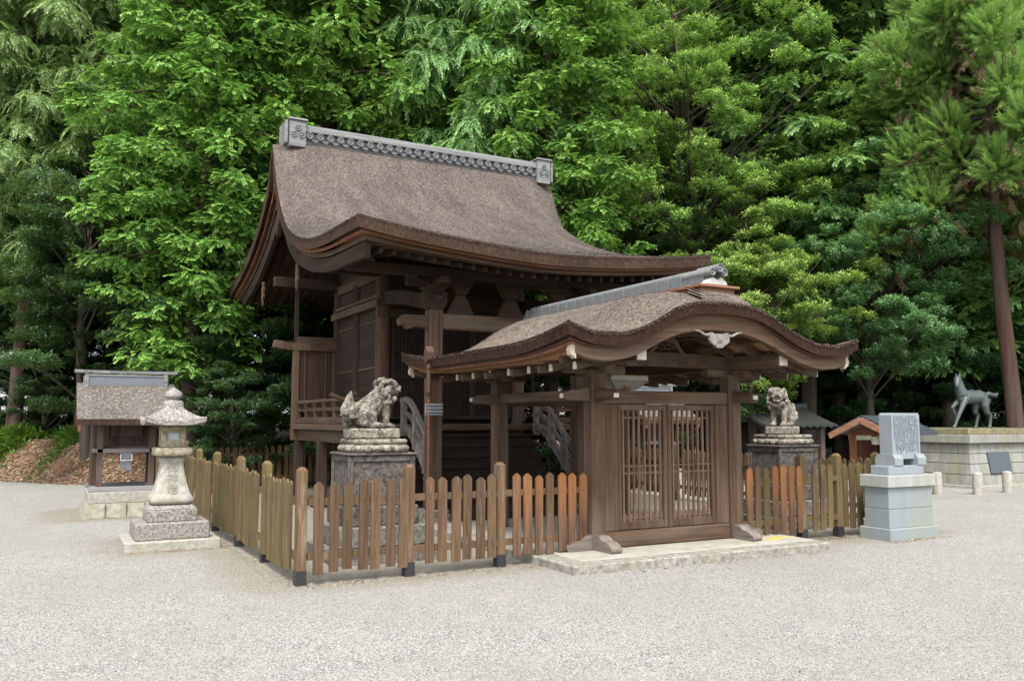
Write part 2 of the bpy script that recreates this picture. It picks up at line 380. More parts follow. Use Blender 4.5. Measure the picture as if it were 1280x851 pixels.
    e = np.maximum(e, np.clip((d+2.2)/2.5, 0, 1)*.6)
    for n_, a in (('litter', li), ('earth', e)):
        at = me.attributes.new(n_, 'FLOAT', 'POINT'); at.data.foreach_set('value', a.astype(np.float32))
build_ground()

# ------------------------------------------------------------------ gate platform
t = thing('stone_platform', 'low concrete and granite platform the roofed gate stands on', 'platform', (4.47, 1.2, 0))
b = MB(); b.box(2.60, 6.36, -.88, 3.3, -.1, .10); b.obj('granite_border', stone('platform_granite', (.31,.295,.26), (.1,.09,.07), (.37,.35,.31), .8, .3, 2.4, .4, green=(.2,.185,.12)), t, .012)
b = MB(); b.box(2.86, 6.34, -.64, 3.1, .08, .106); b.obj('concrete_paving', CONC, t, .004)
k = NT('yellow_stain'); p = k.obj()
k.bsdf(k.mix(k.ramp(k.noise(p, 9, 5, .65), [(.4, 0.), (.6, 1.)]), (.36,.31,.18), (.5,.36,.04)), .9)
b = MB()
pts = [(5.98+ (.30*(.75+.35*math.sin(3*a+1)+.12*math.sin(7*a)))*math.cos(a), -.32 + (.12*(.8+.3*math.sin(2*a)+.15*math.sin(6*a+2)))*math.sin(a)) for a in np.linspace(0, 2*math.pi, 40, endpoint=False)]
b.prism(pts, 'z', .104, .110); b.obj('yellow_stain', k.m, t)

# ------------------------------------------------------------------ main hall
HX0, HX1, HYF, HYB, HC = 1.40, 7.64, 2.65, 12.0, 4.52
HM_Y = [2.65,3.68,4.63,5.7,6.58,7.15,7.45,7.75,7.98,8.2,8.5,9.3,10.5,12.0]
HM_Z = [4.15,4.42,4.72,5.18,5.70,6.15,6.50,6.92,7.03,6.90,6.5,5.8,5.1,4.5]
HV_Y = [2.65,3.5,4.32,5.1,5.92,6.61,7.13,7.56,7.8,8.03,8.31,9.31,10.46,12.0]
HV_Z = [4.42,4.44,4.46,4.54,4.72,5.0,5.44,6.03,6.5,6.93,6.25,5.45,4.97,4.61]
def hall_z(x, y):
    x, y = np.asarray(x, float), np.asarray(y, float)
    zm = interp(HM_Y, HM_Z, y); zv = interp(HV_Y, HV_Z, y); t = np.abs(x-HC)/3.12
    s = .25*np.clip(1-(y-2.65)/3.0, 0, 1)**1.5 + .12*np.clip(1-(12-y)/3, 0, 1)**1.5
    d = np.minimum(x-HX0, HX1-x)
    return zm + s*t**1.6 + (zv-zm-s)*np.clip(1-d/.85, 0, 1)**2
hall = thing('main_hall', 'large dark timber shrine hall under a sweeping bark thatched roof', 'shrine hall', (HC, 7.0, 0))
def ylist(y0, y1):
    y = np.concatenate([np.linspace(y0, 6.6, 26)[:-1], np.linspace(6.6, 9.2, 44)[:-1], np.linspace(9.2, y1, 18)]); return y
def xlist(x0, x1):
    e = np.linspace(0, .95, 12); return np.concatenate([x0+e, np.linspace(x0+1.1, x1-1.1, 12), (x1-e)[::-1]])
def slope_t(z, y):
    s = np.gradient(z, y, axis=1); return np.minimum(np.sqrt(1+s*s), 1.9)
roof = None
X, Y = xlist(HX0, HX1), ylist(HYF, HYB); GX, GY = np.meshgrid(X, Y, indexing='ij')
Z = hall_z(GX, GY); TH = .185*slope_t(Z, Y)
b = MB(); b.slab(X, Y, Z, Z-TH); roof = b.obj('roof', [THATCH, THEDGE], hall)
def under(inset, drop0, drop1, name, mats, parent):
    X, Y = xlist(HX0+inset, HX1-inset), ylist(HYF+inset, HYB-inset); GX, GY = np.meshgrid(X, Y, indexing='ij')
    sx = HC + (GX-HC)*3.12/(3.12-inset); Z = hall_z(sx, GY); f = slope_t(Z, Y)
    b = MB(); b.slab(X, Y, Z-drop0*f, Z-drop1*f, 0, 0, 0); return b.obj(name, mats, parent)
under(.085, .178, .235, 'eave_board', [MW['redx']], roof)
under(.17, .230, .31, 'eave_fascia', [MW['eavex']], roof)
under(.30, .300, .345, 'soffit', [MW['eavey']], roof)
# rafters: front and rear, running down the slope
for ys in (np.linspace(3.02, 6.3, 9), np.linspace(9.0, 11.65, 7)):
    b = MB()
    for x in np.arange(1.86, 7.3, .21):
        sx = HC+(x-HC)*3.12/2.8; z = hall_z(np.full(len(ys), sx), ys) - .40*np.minimum(np.sqrt(1+np.gradient(hall_z(np.full(len(ys), sx), ys), ys)**2), 1.9)
        for i in range(len(ys)-1): b.beam((x, ys[i]-(.0 if i else 0), z[i]), (x, ys[i+1]+.02, z[i+1]), .058, .075)
    b.obj('rafter_run', MW['darky'], roof)
# verge boards along both gables
for x in (1.64, 7.40):
    ys = np.concatenate([np.linspace(2.95, 6.4, 18)[:-1], np.linspace(6.4, 9.4, 26)[:-1], np.linspace(9.4, 11.5, 9)])
    zt = interp(HV_Y, HV_Z, ys); f = np.minimum(np.sqrt(1+np.gradient(zt, ys)**2), 1.9)
    a_, c_ = zt-.32*f, zt-.55*f
    poly = list(zip(ys, a_)) + list(zip(ys[::-1], c_[::-1]))
    b = MB()
    n = len(ys)
    V = [(x-.045, y, z) for y, z in poly] + [(x+.045, y, z) for y, z in poly]
    F = []
    for i in range(n-1):
        j = 2*n-1-i
        F += [(i, i+1, j-1, j), (2*n+j, 2*n+j-1, 2*n+i+1, 2*n+i), (i, 2*n+i, 2*n+i+1, i+1), (j-1, 2*n+j-1, 2*n+j, j)]
    F += [(0, 2*n-1, 4*n-1, 2*n), (n-1, n+2*n-1, n+2*n, n)]
    b.add(V, F); vb = b.obj('bargeboard', MW['darky'], hall, .006)
    # carved pendants hanging from the verge board
    for yy, zz, s in ((6.58, 4.16, .9), (9.3, 4.2, .95), (8.03, 5.75, 1.3)):
        o = [(0,.24),(.055,.2),(.05,.12),(.1,.07),(.075,-.02),(.1,-.1),(.05,-.16),(.03,-.24),(0,-.3)]
        pl = [(yy+px*s*.9, zz+pz*s) for px, pz in o] + [(yy-px*s*.9, zz+pz*s) for px, pz in o[-2:0:-1]]
        b = MB(); b.prism(pl, 'x', x-.085, x-.05); b.obj('carved_pendant', MW['eavez'], vb, .004)
# ridge: box ridge with a row of round tile ends, and a crested block at each end
b = MB()
b.box(1.9, 7.2, 7.83, 8.19, 6.88, 7.06); b.box(1.86, 7.24, 7.78, 8.24, 7.20, 7.31); b.box(1.86, 7.24, 7.82, 8.2, 7.31, 7.345); b.box(1.9, 7.2, 7.86, 8.16, 7.06, 7.20)
rid = b.obj('roof_ridge', SILVER, roof, .01)
for y, sg in ((7.775, -1), (8.245, 1)):
    b = MB()
    for x in np.arange(2.06, 7.1, .205):
        b.lathe([(.062, 0), (.068, .05*sg), (.05, .055*sg), (.045, .035*sg), (.02, .035*sg), (.016, .05*sg), (.004, .05*sg)], (x, y+(-.01*sg), 7.115), 14, 'y')
        c = [(x+.1025+.095*math.cos(a), 7.14+.10*math.sin(a)) for a in np.linspace(math.pi*1.12, math.pi*1.88, 8)]
        c2 = [(x+.1025+.095*math.cos(a), 7.105+.10*math.sin(a)) for a in np.linspace(math.pi*1.88, math.pi*1.12, 8)]
        b.prism(c+c2, 'y', *((7.76, 7.81) if sg < 0 else (8.21, 8.26)))
    b.obj('round_ridge_tile', TILE, rid)
for x0, x1 in ((1.66, 1.98), (7.17, 7.5)):
    b = MB(); b.box(x0, x1, 7.72, 8.30, 6.86, 7.38); b.box(x0-.025, x1+.025, 7.69, 8.33, 7.38, 7.42)
    xe = x0-.03 if x0 < 3 else x1+.03
    for i in range(5): b.box(min(xe, xe+.05*(1 if x0 > 3 else -1)), max(xe, xe+.05*(1 if x0 > 3 else -1)), 7.74+.11*i, 7.81+.11*i, 6.92, 7.36)
    eb = b.obj('ridge_end_block', SILVER, rid, .01)
    b = MB(); xc = (x0+x1)/2
    for dx, dz in ((0, .08), (-.075, -.055), (.075, -.055)):
        b.lathe([(.042, .0), (.042, -.018), (.064, -.018), (.064, .0)], (xc+dx, 7.722, 7.15+dz), 20, 'y')
        b.lathe([(.001, 0), (.026, 0), (.026, -.014), (.001, -.014)], (xc+dx, 7.722, 7.15+dz), 16, 'y')
    b.obj('three_ring_crest', TILE, eb)

# body
PX = (3.15, 5.89)
for x in PX:
    b = MB(); b.box(x-.115, x+.115, 4.1-.115, 4.1+.115, .22, 3.36); b.obj('porch_post', MW['gatez'] , hall, .018)
    b = MB(); b.frustum(x, 4.1, .0, .22, .5, .5, .4, .4); b.obj('post_base', LICHEN, hall, .02)
    b = MB()      # bracket complex: block, arm, three bearing blocks, repeated
    for i, (z, l) in enumerate(((3.36, .4), (3.62, .95))):
        b.frustum(x, 4.1, z, z+.13, .24, .24, .34, .34)
        b.box(x-l/2, x+l/2, 4.03, 4.17, z+.10, z+.22); b.box(x-.07, x+.07, 4.1-l/2, 4.1+l/2, z+.11, z+.21)
        for dx in (-l/2+.08, 0, l/2-.08): b.frustum(x+dx, 4.1, z+.2, z+.28, .13, .15, .18, .2)
    b.obj('bracket_set', MW['darkx'], hall, .008)
    s = -1 if x < HC else 1
    o = [(0,0),(.22,.02),(.36,-.03),(.42,.05),(.48,.02),(.5,.12),(.42,.2),(.2,.2),(0,.2)]
    b = MB(); b.prism([(x+s*.11+s*u, 3.05+v) for u, v in o], 'y', 4.03, 4.17); b.obj('carved_beam_nose', MW['eavex'], hall, .01)
    b = MB(); b.prism([(x+s*-.115-s*u*.9, 3.0+v*.9+.12-u*.0) for u, v in ((0,0),(.16,.06),(.3,.2),(.0,.2))], 'y', 4.05, 4.15); b.obj('beam_bracket', MW['eavex'], hall, .006)
    ys = np.linspace(4.1, 6.4, 10); zc = 3.45+.35*np.sin((ys-4.1)/2.3*math.pi/2)   # curved tie back to the body
    b = MB()
    for i in range(9): b.beam((x, ys[i], zc[i]), (x, ys[i+1]+.01, zc[i+1]), .14, .24)
    b.obj('curved_tie_beam', MW['darky'], hall)
b = MB(); b.box(PX[0]+.11, PX[1]-.11, 4.02, 4.18, 3.04, 3.30); b.obj('porch_beam', MW['gatex'], hall, .02)
b = MB(); b.box(1.70, 7.34, 4.02, 4.18, 3.88, 4.04); b.obj('porch_purlin', MW['darkx'], hall, .01)
for x in np.linspace(3.6, 5.44, 3):
    b = MB(); b.frustum(x, 4.1, 3.30, 3.62, .5, .1, .16, .1); b.frustum(x, 4.1, 3.62, 3.9, .18, .2, .5, .16)
    b.obj('frog_leg_strut', MW['darkx'], hall, .01)
CX = (3.12, 5.92)
for x in CX:
    for y in (6.4, 7.72, 9.0):
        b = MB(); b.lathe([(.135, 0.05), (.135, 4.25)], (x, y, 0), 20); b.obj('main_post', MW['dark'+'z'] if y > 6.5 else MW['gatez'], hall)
b = MB(); b.box(1.72, 7.32, 6.32, 6.48, 4.22, 4.42); b.box(1.72, 7.32, 8.92, 9.08, 4.3, 4.5); b.box(1.72, 7.32, 7.9, 8.1, 5.95, 6.2); b.box(1.72, 7.32, 7.0, 7.14, 4.85, 5.03); b.obj('roof_purlin', MW['darkx'], hall, .01)
for x in CX:
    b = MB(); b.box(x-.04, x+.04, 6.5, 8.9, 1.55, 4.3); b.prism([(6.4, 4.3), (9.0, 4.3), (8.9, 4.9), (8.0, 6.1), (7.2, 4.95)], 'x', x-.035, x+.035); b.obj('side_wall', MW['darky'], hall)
    s = -1 if x < HC else 1
    b = MB()
    for z0, z1, pr in ((3.66, 3.80, .17), (3.84, 3.90, .12), (2.54, 2.585, .06), (1.58, 1.72, .14), (4.18, 4.36, .1), (3.40, 3.44, .06)):
        b.box(min(x, x+s*pr), max(x, x+s*pr), 6.28 if pr > .1 else 6.5, 9.12 if pr > .1 else 8.95, z0, z1)
    b.obj('wall_moulding', MW['eavey'], hall, .008)
    b = MB(); b.box(x-.05, x+.05, 6.5, 8.9, 5.0, 5.2); b.box(x-.06, x+.06, 7.9, 8.1, 5.0, 6.0); b.obj('gable_strut', MW['darky'], hall)
b = MB(); b.box(3.2, 5.84, 8.96, 9.04, 1.5, 4.4); b.obj('rear_wall', MW['darkx'], hall)
b = MB(); b.box(3.0, 6.04, 6.3, 6.5, 3.46, 3.64); b.box(3.0, 6.04, 6.33, 6.47, 3.95, 4.1); b.box(3.2, 5.84, 6.37, 6.43, 3.64, 3.95); b.box(3.2, 5.84, 6.37, 6.43, 4.1, 4.25); b.obj('front_lintel', MW['darkx'], hall, .008)
# lattice panels between the posts at the front
for x0, x1 in ((3.27, 4.12), (4.12, 4.92), (4.92, 5.77)):
    f = MB(); f.box(x0, x0+.06, 6.35, 6.43, 1.62, 3.46); f.box(x1-.06, x1, 6.35, 6.43, 1.62, 3.46); f.box(x0, x1, 6.352, 6.428, 3.39, 3.456); f.box(x0, x1, 6.352, 6.428, 1.62, 1.70); f.box(x0+.06, x1-.06, 6.352, 6.428, 2.36, 2.46)
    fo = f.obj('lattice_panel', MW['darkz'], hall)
    g = MB()
    for x in np.arange(x0+.10, x1-.06, .062): g.box(x-.013, x+.013, 6.375, 6.395, 1.70, 3.39)
    for z in np.arange(1.75, 3.38, .062): g.box(x0+.05, x1-.05, 6.385, 6.41, z-.013, z+.013)
    g.obj('lattice_grid', MW['darkx'], fo)
b = MB(); b.box(3.2, 5.84, 6.5, 6.54, 1.5, 3.5); b.obj('interior_dark_sheet', VOID, hall)  # near-black sheet standing in for the unlit hall interior
# veranda and its railing
VX0, VX1, VY0, VY1 = 2.2, 6.84, 5.62, 9.05
ver = MB(); ver.box(VX0, VX1, VY0, 6.3, 1.47, 1.53); ver.box(VX0, 3.0, 6.303, VY1, 1.47, 1.53); ver.box(6.04, VX1, 6.303, VY1, 1.47, 1.53)
ver.box(VX0-.05, VX0+.03, VY0-.05, VY1+.05, 1.42, 1.50); ver.box(VX1-.03, VX1+.05, VY0-.05, VY1+.05, 1.42, 1.50); ver.box(VX0-.047, VX1+.047, VY0-.04, VY0+.04, 1.418, 1.498)
ver.box(VX0+.05, VX0+.2, VY0, VY1, 1.20, 1.42); ver.box(VX1-.2, VX1-.05, VY0, VY1, 1.20, 1.42)
vo = ver.obj('veranda', MW['eavey'], hall, .01)
for x in (VX0+.09, VX1-.09):
    for y in (5.72, 7.3, 8.96):
        b = MB(); b.box(x-.085, x+.085, y-.085, y+.085, .1, 1.21); b.box(x-.16, x+.16, y-.16, y+.16, 0, .12); b.obj('veranda_post', MW['darkz'], vo, .01)
b = MB(); b.box(3.05, 6.0, 6.42, 6.48, .0, 1.5); b.box(3.05, 3.15, 6.5, 9, 0, 1.45); b.box(5.9, 6.0, 6.5, 9, 0, 1.45); b.obj('floor_skirt', MW['darkx'], hall)
for s, x in ((-1, VX0+.06), (1, VX1-.06)):
    r = MB()
    ys = np.linspace(5.32, 8.95, 24); zz = 1.95 + .10*np.clip((5.75-ys)/.43, 0, 1)**1.6
    r.tube([(x, y, z) for y, z in zip(ys, zz)], .038, 8)
    r.beam((x, 5.5, 1.80), (x, 8.95, 1.80), .05, .06); r.beam((x, 5.55, 1.60), (x, 8.95, 1.60), .09, .11)
    for y in np.arange(5.78, 8.95, .62):
        r.box(x-.035, x+.035, y-.04, y+.04, 1.65, 1.92); r.frustum(x, y, 1.83, 1.91, .07, .07, .11, .11)
    r.obj('railing', MW['eavey'], vo)
    xa, xb = (VX0+.06, 3.0) if s < 0 else (6.04, VX1-.06)
    r = MB(); r.tube([(xa-.3, 5.70, 2.03), (xa-.12, 5.70, 1.96), (xa, 5.70, 1.95), (xb, 5.70, 1.95)] if s < 0 else [(xa, 5.70, 1.95), (xb, 5.70, 1.95), (xb+.12, 5.70, 1.96), (xb+.3, 5.70, 2.03)], .038, 8)
    r.beam((xa, 5.70, 1.80), (xb, 5.70, 1.80), .05, .06); r.beam((xa, 5.70, 1.60), (xb, 5.70, 1.60), .09, .11)
    for xx in np.linspace(xa, xb, 3): r.box(xx-.035, xx+.035, 5.66, 5.74, 1.65, 1.92)
    r.obj('railing', MW['eavex'], vo)
    # side screen closing the rear end of the veranda
    p0, p1 = (2.2, 3.02) if s < 0 else (6.02, 6.84)
    w = MB(); w.box(p0+.05, p1-.05, 8.98, 9.02, 1.55, 3.02)
    ws = w.obj('side_screen', MW['redz'] if False else wood('screen_board', (.022,.011,.007), (.075,.04,.027), 'z'), hall)
    w = MB(); xo = p0 if s < 0 else p1; xi = p1 if s < 0 else p0
    w.box(xo-.06, xo+.06, 8.93, 9.07, 1.2, 3.1); w.box(xi-s*-.02-.05, xi-s*-.02+.05, 8.94, 9.06, 1.53, 3.1); w.box(xo-s*.19-.018, xo-s*.19+.018, 8.955, 8.978, 1.55, 3.02); w.box(xi+s*.2-.018, xi+s*.2+.018, 8.955, 8.978, 1.55, 3.02)
    w.obj('screen_frame', MW['eavez'], ws, .006)
    w = MB(); a0, a1 = sorted((xo+s*.62, xi)); zz = [3.14, 3.10, 3.08]
    xs = np.linspace(xo+s*.45, xi, 8)
    for i in range(7):
        w.beam((xs[i], 9.0, 3.09+.05*max(0, 1-i/3)**2), (xs[i+1], 9.0, 3.09+.05*max(0, 1-(i+1)/3)**2), .17, .15)
    w.box(*sorted((xo, xi)), 8.96, 9.04, 3.17, 3.30); w.obj('screen_cap', MW['eavex'], ws)
    w = MB(); w.box(xo-.035, xo+.035, 8.965, 9.035, 3.1, 4.75); w.obj('screen_strut', MW['darkz'], ws)
# stair and curved handrails
st = MB(); n = 7
for i in range(n):
    y0 = 4.35 + i*(5.56-4.35)/n; z1 = .32 + i*(1.30)/n*.93
    st.box(3.32, 5.72, y0-.03, y0+.24, z1-.05, z1); st.box(3.36, 5.68, y0+.02, y0+.06, z1-.24, z1-.05)
st.box(3.2, 5.84, 4.15, 4.45, .0, .20)
sto = st.obj('staircase', MW['darkx'], hall, .006)
for x in (3.2, 5.84):
    r = MB()
    yy = np.array([5.60,5.42,5.25,5.08,4.9,4.7,4.5,4.3,4.12]); z1 = np.array([1.95,1.965,1.93,1.83,1.69,1.52,1.35,1.17,1.0])
    for dz, w, h in ((0, .075, .075), (-.24, .05, .06), (-.50, .07, .14)):
        zz = z1 + dz
        for i in range(len(yy)-1): r.beam((x, yy[i], zz[i]), (x, yy[i+1]-.015, zz[i+1]-.012), w, h)
    for y, z in ((5.5, 1.95), (4.95, 1.73), (4.52, 1.36), (4.18, 1.05)): r.box(x-.045, x+.045, y-.045, y+.045, z-.62, z-.01)
    r.box(x-.06, x+.06, 4.05, 4.17, 0.12, 1.12)
    r.obj('handrail', MW['bleachedy'], sto)
# notice on the porch post
b = MB(); b.box(2.96, 3.25, 3.955, 3.975, 1.68, 1.86); nb = b.obj('notice_plate', plain('pale_notice', (.42,.45,.47), .6), hall)
b = MB()
for z in (1.70, 1.755, 1.81): b.box(2.965, 3.245, 3.948, 3.956, z, z+.018)
b.obj('notice_band', plain('blue_notice_band', (.06,.09,.14), .6), nb)

# ------------------------------------------------------------------ roofed gate
GC, GHW, GYF, GYB = 4.52, 2.13, -1.15, 3.55
GP_D = [0,.3,.52,.72,.95,1.2,1.5,1.75,1.95,2.13]; GP_Z = [2.94,2.925,2.89,2.82,2.70,2.595,2.525,2.52,2.56,2.62]
def gate_z(x, y):
    e_ = np.asarray(x, float)-GC; d = np.minimum(np.abs(e_+.07*np.exp(-(e_/1.1)**2)), 2.13); y = np.asarray(y, float)
    u = np.minimum(np.clip((y-GYF)/1.0, 0, 1), np.clip((GYB-y)/1.0, 0, 1)); ro = 1-(1-u)**2
    v = np.minimum(np.clip((y-GYF)/1.45, 0, 1), np.clip((GYB-y)/1.3, 0, 1)); sg = 1-(1-v)**2
    q = d/2.13
    return interp(GP_D, GP_Z, d) + .24*ro*np.clip(1-q, 0, 1)**.9*(1-q*q*.2) - .15*sg*q**3
gate = thing('shrine_gate', 'weathered timber gate with a curved gable roof and lattice doors', 'gate', (GC, 1.2, .1))
X = np.concatenate([GC-np.linspace(2.13, 0, 34), GC+np.linspace(0, 2.13, 34)[1:]])
Y = np.concatenate([np.linspace(GYF, .4, 18)[:-1], np.linspace(.4, 2.2, 10)[:-1], np.linspace(2.2, GYB, 16)])
GX, GY = np.meshgrid(X, Y, indexing='ij'); Z = gate_z(GX, GY)
ZF = gate_z(GX, np.full_like(GX, GYF))
b = MB(); b.slab(X, Y, Z, np.minimum(Z, Z)-.145); groof = b.obj('roof', [THATCHG, THEDGE2], gate)
def gunder(inx, iny, d0, d1, name, m, parent, ny=None):
    xs = GC+(X-GC)*(2.13-inx)/2.13; ys = np.linspace(GYF+iny, GYB-iny, 36); A, B = np.meshgrid(xs, ys, indexing='ij'); z = gate_z(GC+(A-GC)*2.13/(2.13-inx), B)
    zf = gate_z(GC+(A-GC)*2.13/(2.13-inx), np.full_like(B, GYF)); z = np.minimum(z, zf+.02)*.5+z*.5
    z = np.minimum(z, gate_z(A, B))
    b = MB(); b.slab(xs, ys, z-d0, z-d1, 0, 0, 0); return b.obj(name, m, parent)
gunder(.05, .05, .138, .165, 'copper_drip_edge', [COPPER], groof)
gunder(.08, .085, .160, .195, 'eave_board', [MW['redx']], groof)
gunder(.20, .19, .19, .215, 'soffit', [MW['brightx']], groof)
# curved ribs under the gable
for y in (-.62, -.15, .5, 1.2, 1.9, 2.6):
    xs = np.linspace(-1.9, 1.9, 31); z = gate_z(GC+xs, np.full(31, GYF)) - .30 if abs(y+.62) < .2 else np.minimum(gate_z(GC+xs, np.full(31, y)), gate_z(GC+xs, np.full(31, GYF))+.05) - .31
    b = MB()
    for i in range(30): b.beam((GC+xs[i]-.004, y, z[i]), (GC+xs[i+1]+.004, y, z[i+1]), .07, .08)
    b.obj('curved_rafter', MW['eavex'], groof)
b = MB()
for d in (-1.0, -.62, -.25, .25, .62, 1.0):
    zz = float(gate_z(GC+d, GYF)) - .285
    b.box(GC+d-.035, GC+d+.035, -.93, 3.3, zz-.04, zz+.03)
b.obj('ceiling_batten', MW['eavey'], groof)
# bargeboards, front and rear, with the pendant
for y0, y1 in ((-1.07, -.97), (3.37, 3.47)):
    ds = np.linspace(-2.0, 2.0, 49); zt = gate_z(GC+ds, np.full(49, GYF)) - .155
    lo = interp([0,.25,.46,.64,.86,1.1,1.35,1.6,1.85,2.0], [2.61,2.60,2.57,2.525,2.44,2.335,2.25,2.215,2.235,2.29], np.abs(ds+.09*np.exp(-(ds/1.1)**2)))
    n = 49; V = []
    for y in (y0, y1): V += [(GC+d, y, z) for d, z in zip(ds, zt)] + [(GC+d, y, z) for d, z in zip(ds[::-1], lo[::-1])]
    F = []
    for i in range(n-1):
        j = 2*n-1-i; F += [(i, j, j-1, i+1), (2*n+i, 2*n+i+1, 2*n+j-1, 2*n+j), (i, i+1, 2*n+i+1, 2*n+i), (j, 2*n+j, 2*n+j-1, j-1)]
    F += [(0, 2*n, 4*n-1, 2*n-1), (n-1, n, 3*n, 3*n-1)]
    b = MB(); b.add(V, F); bb = b.obj('bargeboard', MW['gatex'], gate, .01)
    for s in (-1, 1):         # scrolled painted ends
        o = [(0,.06),(.06,.1),(.11,.06),(.1,.0),(.135,-.03),(.11,-.09),(.05,-.1),(.0,-.13)]
        b = MB(); b.prism([(GC+s*(1.985+u*.55), 2.36+v) for u, v in o], 'y', y0+.012, y1-.012, capmat=0); b.obj('scrolled_end', [plain('worn_cream_paint', (.4,.34,.26), .8)], bb, .006)
    if y0 < 0:
        o = [(0,.07),(.04,.075),(.075,.065),(.10,.085),(.145,.08),(.135,.04),(.15,.0),(.12,-.035),(.08,-.055),(.04,-.085),(0,-.09)]
        b = MB(); b.prism([(GC-.10+u, 2.50+v) for u, v in o]+[(GC-.10-u, 2.50+v) for u, v in o[-2:0:-1]], 'y', y0-.05, y0-.015)
        for s in (-1, 1):
            pts = [(GC-.10+s*.13, y0-.03, 2.55), (GC-.10+s*.2, y0-.03, 2.555), (GC-.10+s*.28, y0-.03, 2.59), (GC-.10+s*.35, y0-.03, 2.60)]; b.tube(pts, [.02,.016,.013,.007], 8)
        b.lathe([(.03,-.01),(.03,.0),(.012,.0),(.012,-.02)], (GC-.10, y0-.05, 2.5), 12, 'y')
        b.obj('gable_pendant', stone('pale_carved_wood', (.25,.23,.2), (.09,.08,.068), None, .8, 0, 5, .25), bb, .012, seg=2)
# posts, ties, beams
PXL, PXR = 3.46, 5.58
for x in (PXL, PXR):
    for y in (0., 2.42):
        b = MB(); b.box(x-.1, x+.1, y-.1, y+.1, .1, 2.14); b.obj('post', MW['gatez'], gate, .022)
        b = MB(); b.frustum(x, y, 2.10, 2.2, .2, .2, .3, .3); b.box(x-.42, x+.42, y-.06, y+.06, 2.15, 2.25); b.box(x-.06, x+.06, y-.34, y+.34, 2.145, 2.245); b.obj('bracket_arm', MW['gatex'], gate, .012)
        for ax, sg in (('x', -1), ('x', 1), ('y', -1), ('y', 1)):
            if ax == 'y' and (y == 0) != (sg < 0): continue
            if ax == 'x' and (x == PXL) != (sg < 0): continue
            o = [(0,-.07),(.30,-.07),(.36,-.04),(.36,.02),(.30,.03),(.24,.055),(.15,.05),(.08,.075),(0,.075)]
            for zc, nm in ((1.90, 'tie_nose'),):
                b = MB()
                if ax == 'y': b.prism([(y+sg*(.09+u), zc+v) for u, v in o], 'x', x-.055, x+.055)
                else: b.prism([(x+sg*(.09+u), zc+v) for u, v in o], 'y', y-.055, y+.055)
                no = b.obj(nm, MW['gate'+ax], gate, .012)
                b = MB()
                if ax == 'y': b.box(x-.034, x+.034, *sorted((y+sg*.445, y+sg*.458)), zc-.042, zc+.008)
                else: b.box(*sorted((x+sg*.445, x+sg*.458)), y-.034, y+.034, zc-.042, zc+.008)
                b.obj('white_tip', WHITE, no)
            if y == 0:
                o = [(0,0),(.35,0),(.37,.05),(.32,.085),(.26,.11),(.18,.12),(.11,.165),(0,.175)]
                b = MB()
                if ax == 'y': b.prism([(y+sg*(.07+u), .108+v) for u, v in o], 'x', x-.075, x+.075)
                else: b.prism([(x+sg*(.07+u), .108+v) for u, v in o], 'y', y-.075, y+.075)
                b.obj('sill_foot', wood('worn_grey_foot', (.09,.072,.058), (.21,.178,.152), ax), gate, .02, seg=2)
    b = MB(); b.box(x-.075, x+.075, -.93, 3.35, 2.245, 2.385); kb = b.obj('side_beam', MW['gatey'], gate, .012)
    b = MB(); b.box(x-.062, x+.062, -.944, -.93, 2.257, 2.373); b.obj('white_tip', WHITE, kb)
    b = MB(); b.box(x-.055, x+.055, .1, 2.32, 1.84, 1.97); b.obj('side_tie', MW['gatey'], gate, .01)
for y in (0., 2.42):
    b = MB(); xs = np.linspace(PXL-.35, PXR+.35, 19)
    for i in range(18):
        z0, z1 = [2.30+.05*math.cos((q-GC)/1.4*math.pi/2) for q in (xs[i], xs[i+1])]
        b.beam((xs[i]-.002, y, z0), (xs[i+1]+.002, y, z1), .13, .17)
    b.obj('rainbow_beam', MW['gatex'], gate)
    b = MB(); b.box(PXL+.1, PXR-.1, y-.065, y+.065, 1.80, 1.955); b.obj('lintel', MW['gatex'], gate, .01)
    for x, s in ((PXL, -1), (PXR, 1)):
        b = MB(); b.box(*sorted((x+s*.35, x+s*.70)), y-.06, y+.06, 2.25, 2.37); be = b.obj('beam_end', MW['gatex'], gate, .01)
        b = MB(); b.box(*sorted((x+s*.70, x+s*.714)), y-.052, y+.052, 2.256, 2.364); b.obj('white_tip', WHITE, be)
# frog-leg strut over the front beam, with pierced carving
b = MB(); o = [(0,.25),(.06,.26),(.14,.22),(.2,.12),(.26,.04),(.36,.0),(.24,.0),(.16,.08),(.12,.14),(.06,.17),(0,.175)]
b.prism([(GC+u, 2.41+v) for u, v in o]+[(GC-u, 2.41+v) for u, v in o[-2:0:-1]], 'y', -.05, .05)
b.frustum(GC, 0, 2.66, 2.73, .16, .12, .24, .14)
fl = b.obj('frog_leg_strut', wood('pale_carved_strut', (.07,.045,.03), (.2,.145,.1), 'x'), gate, .008)
b = MB()
for i in range(9):
    a = math.pi*(.08+.84*i/8); r = .075+.03*(i % 2)
    b.lathe([(.02,-.012),(.034,-.012),(.034,.012),(.02,.012)], (GC+r*math.cos(a)*1.3, .0, 2.43+r*math.sin(a)), 10, 'y')
b.obj('pierced_carving', MW['gatex'], fl)
b = MB(); b.frustum(GC-.02, -.06, 2.66, 2.735, .1, .03, .15, .03); b.obj('white_block', WHITE, fl)
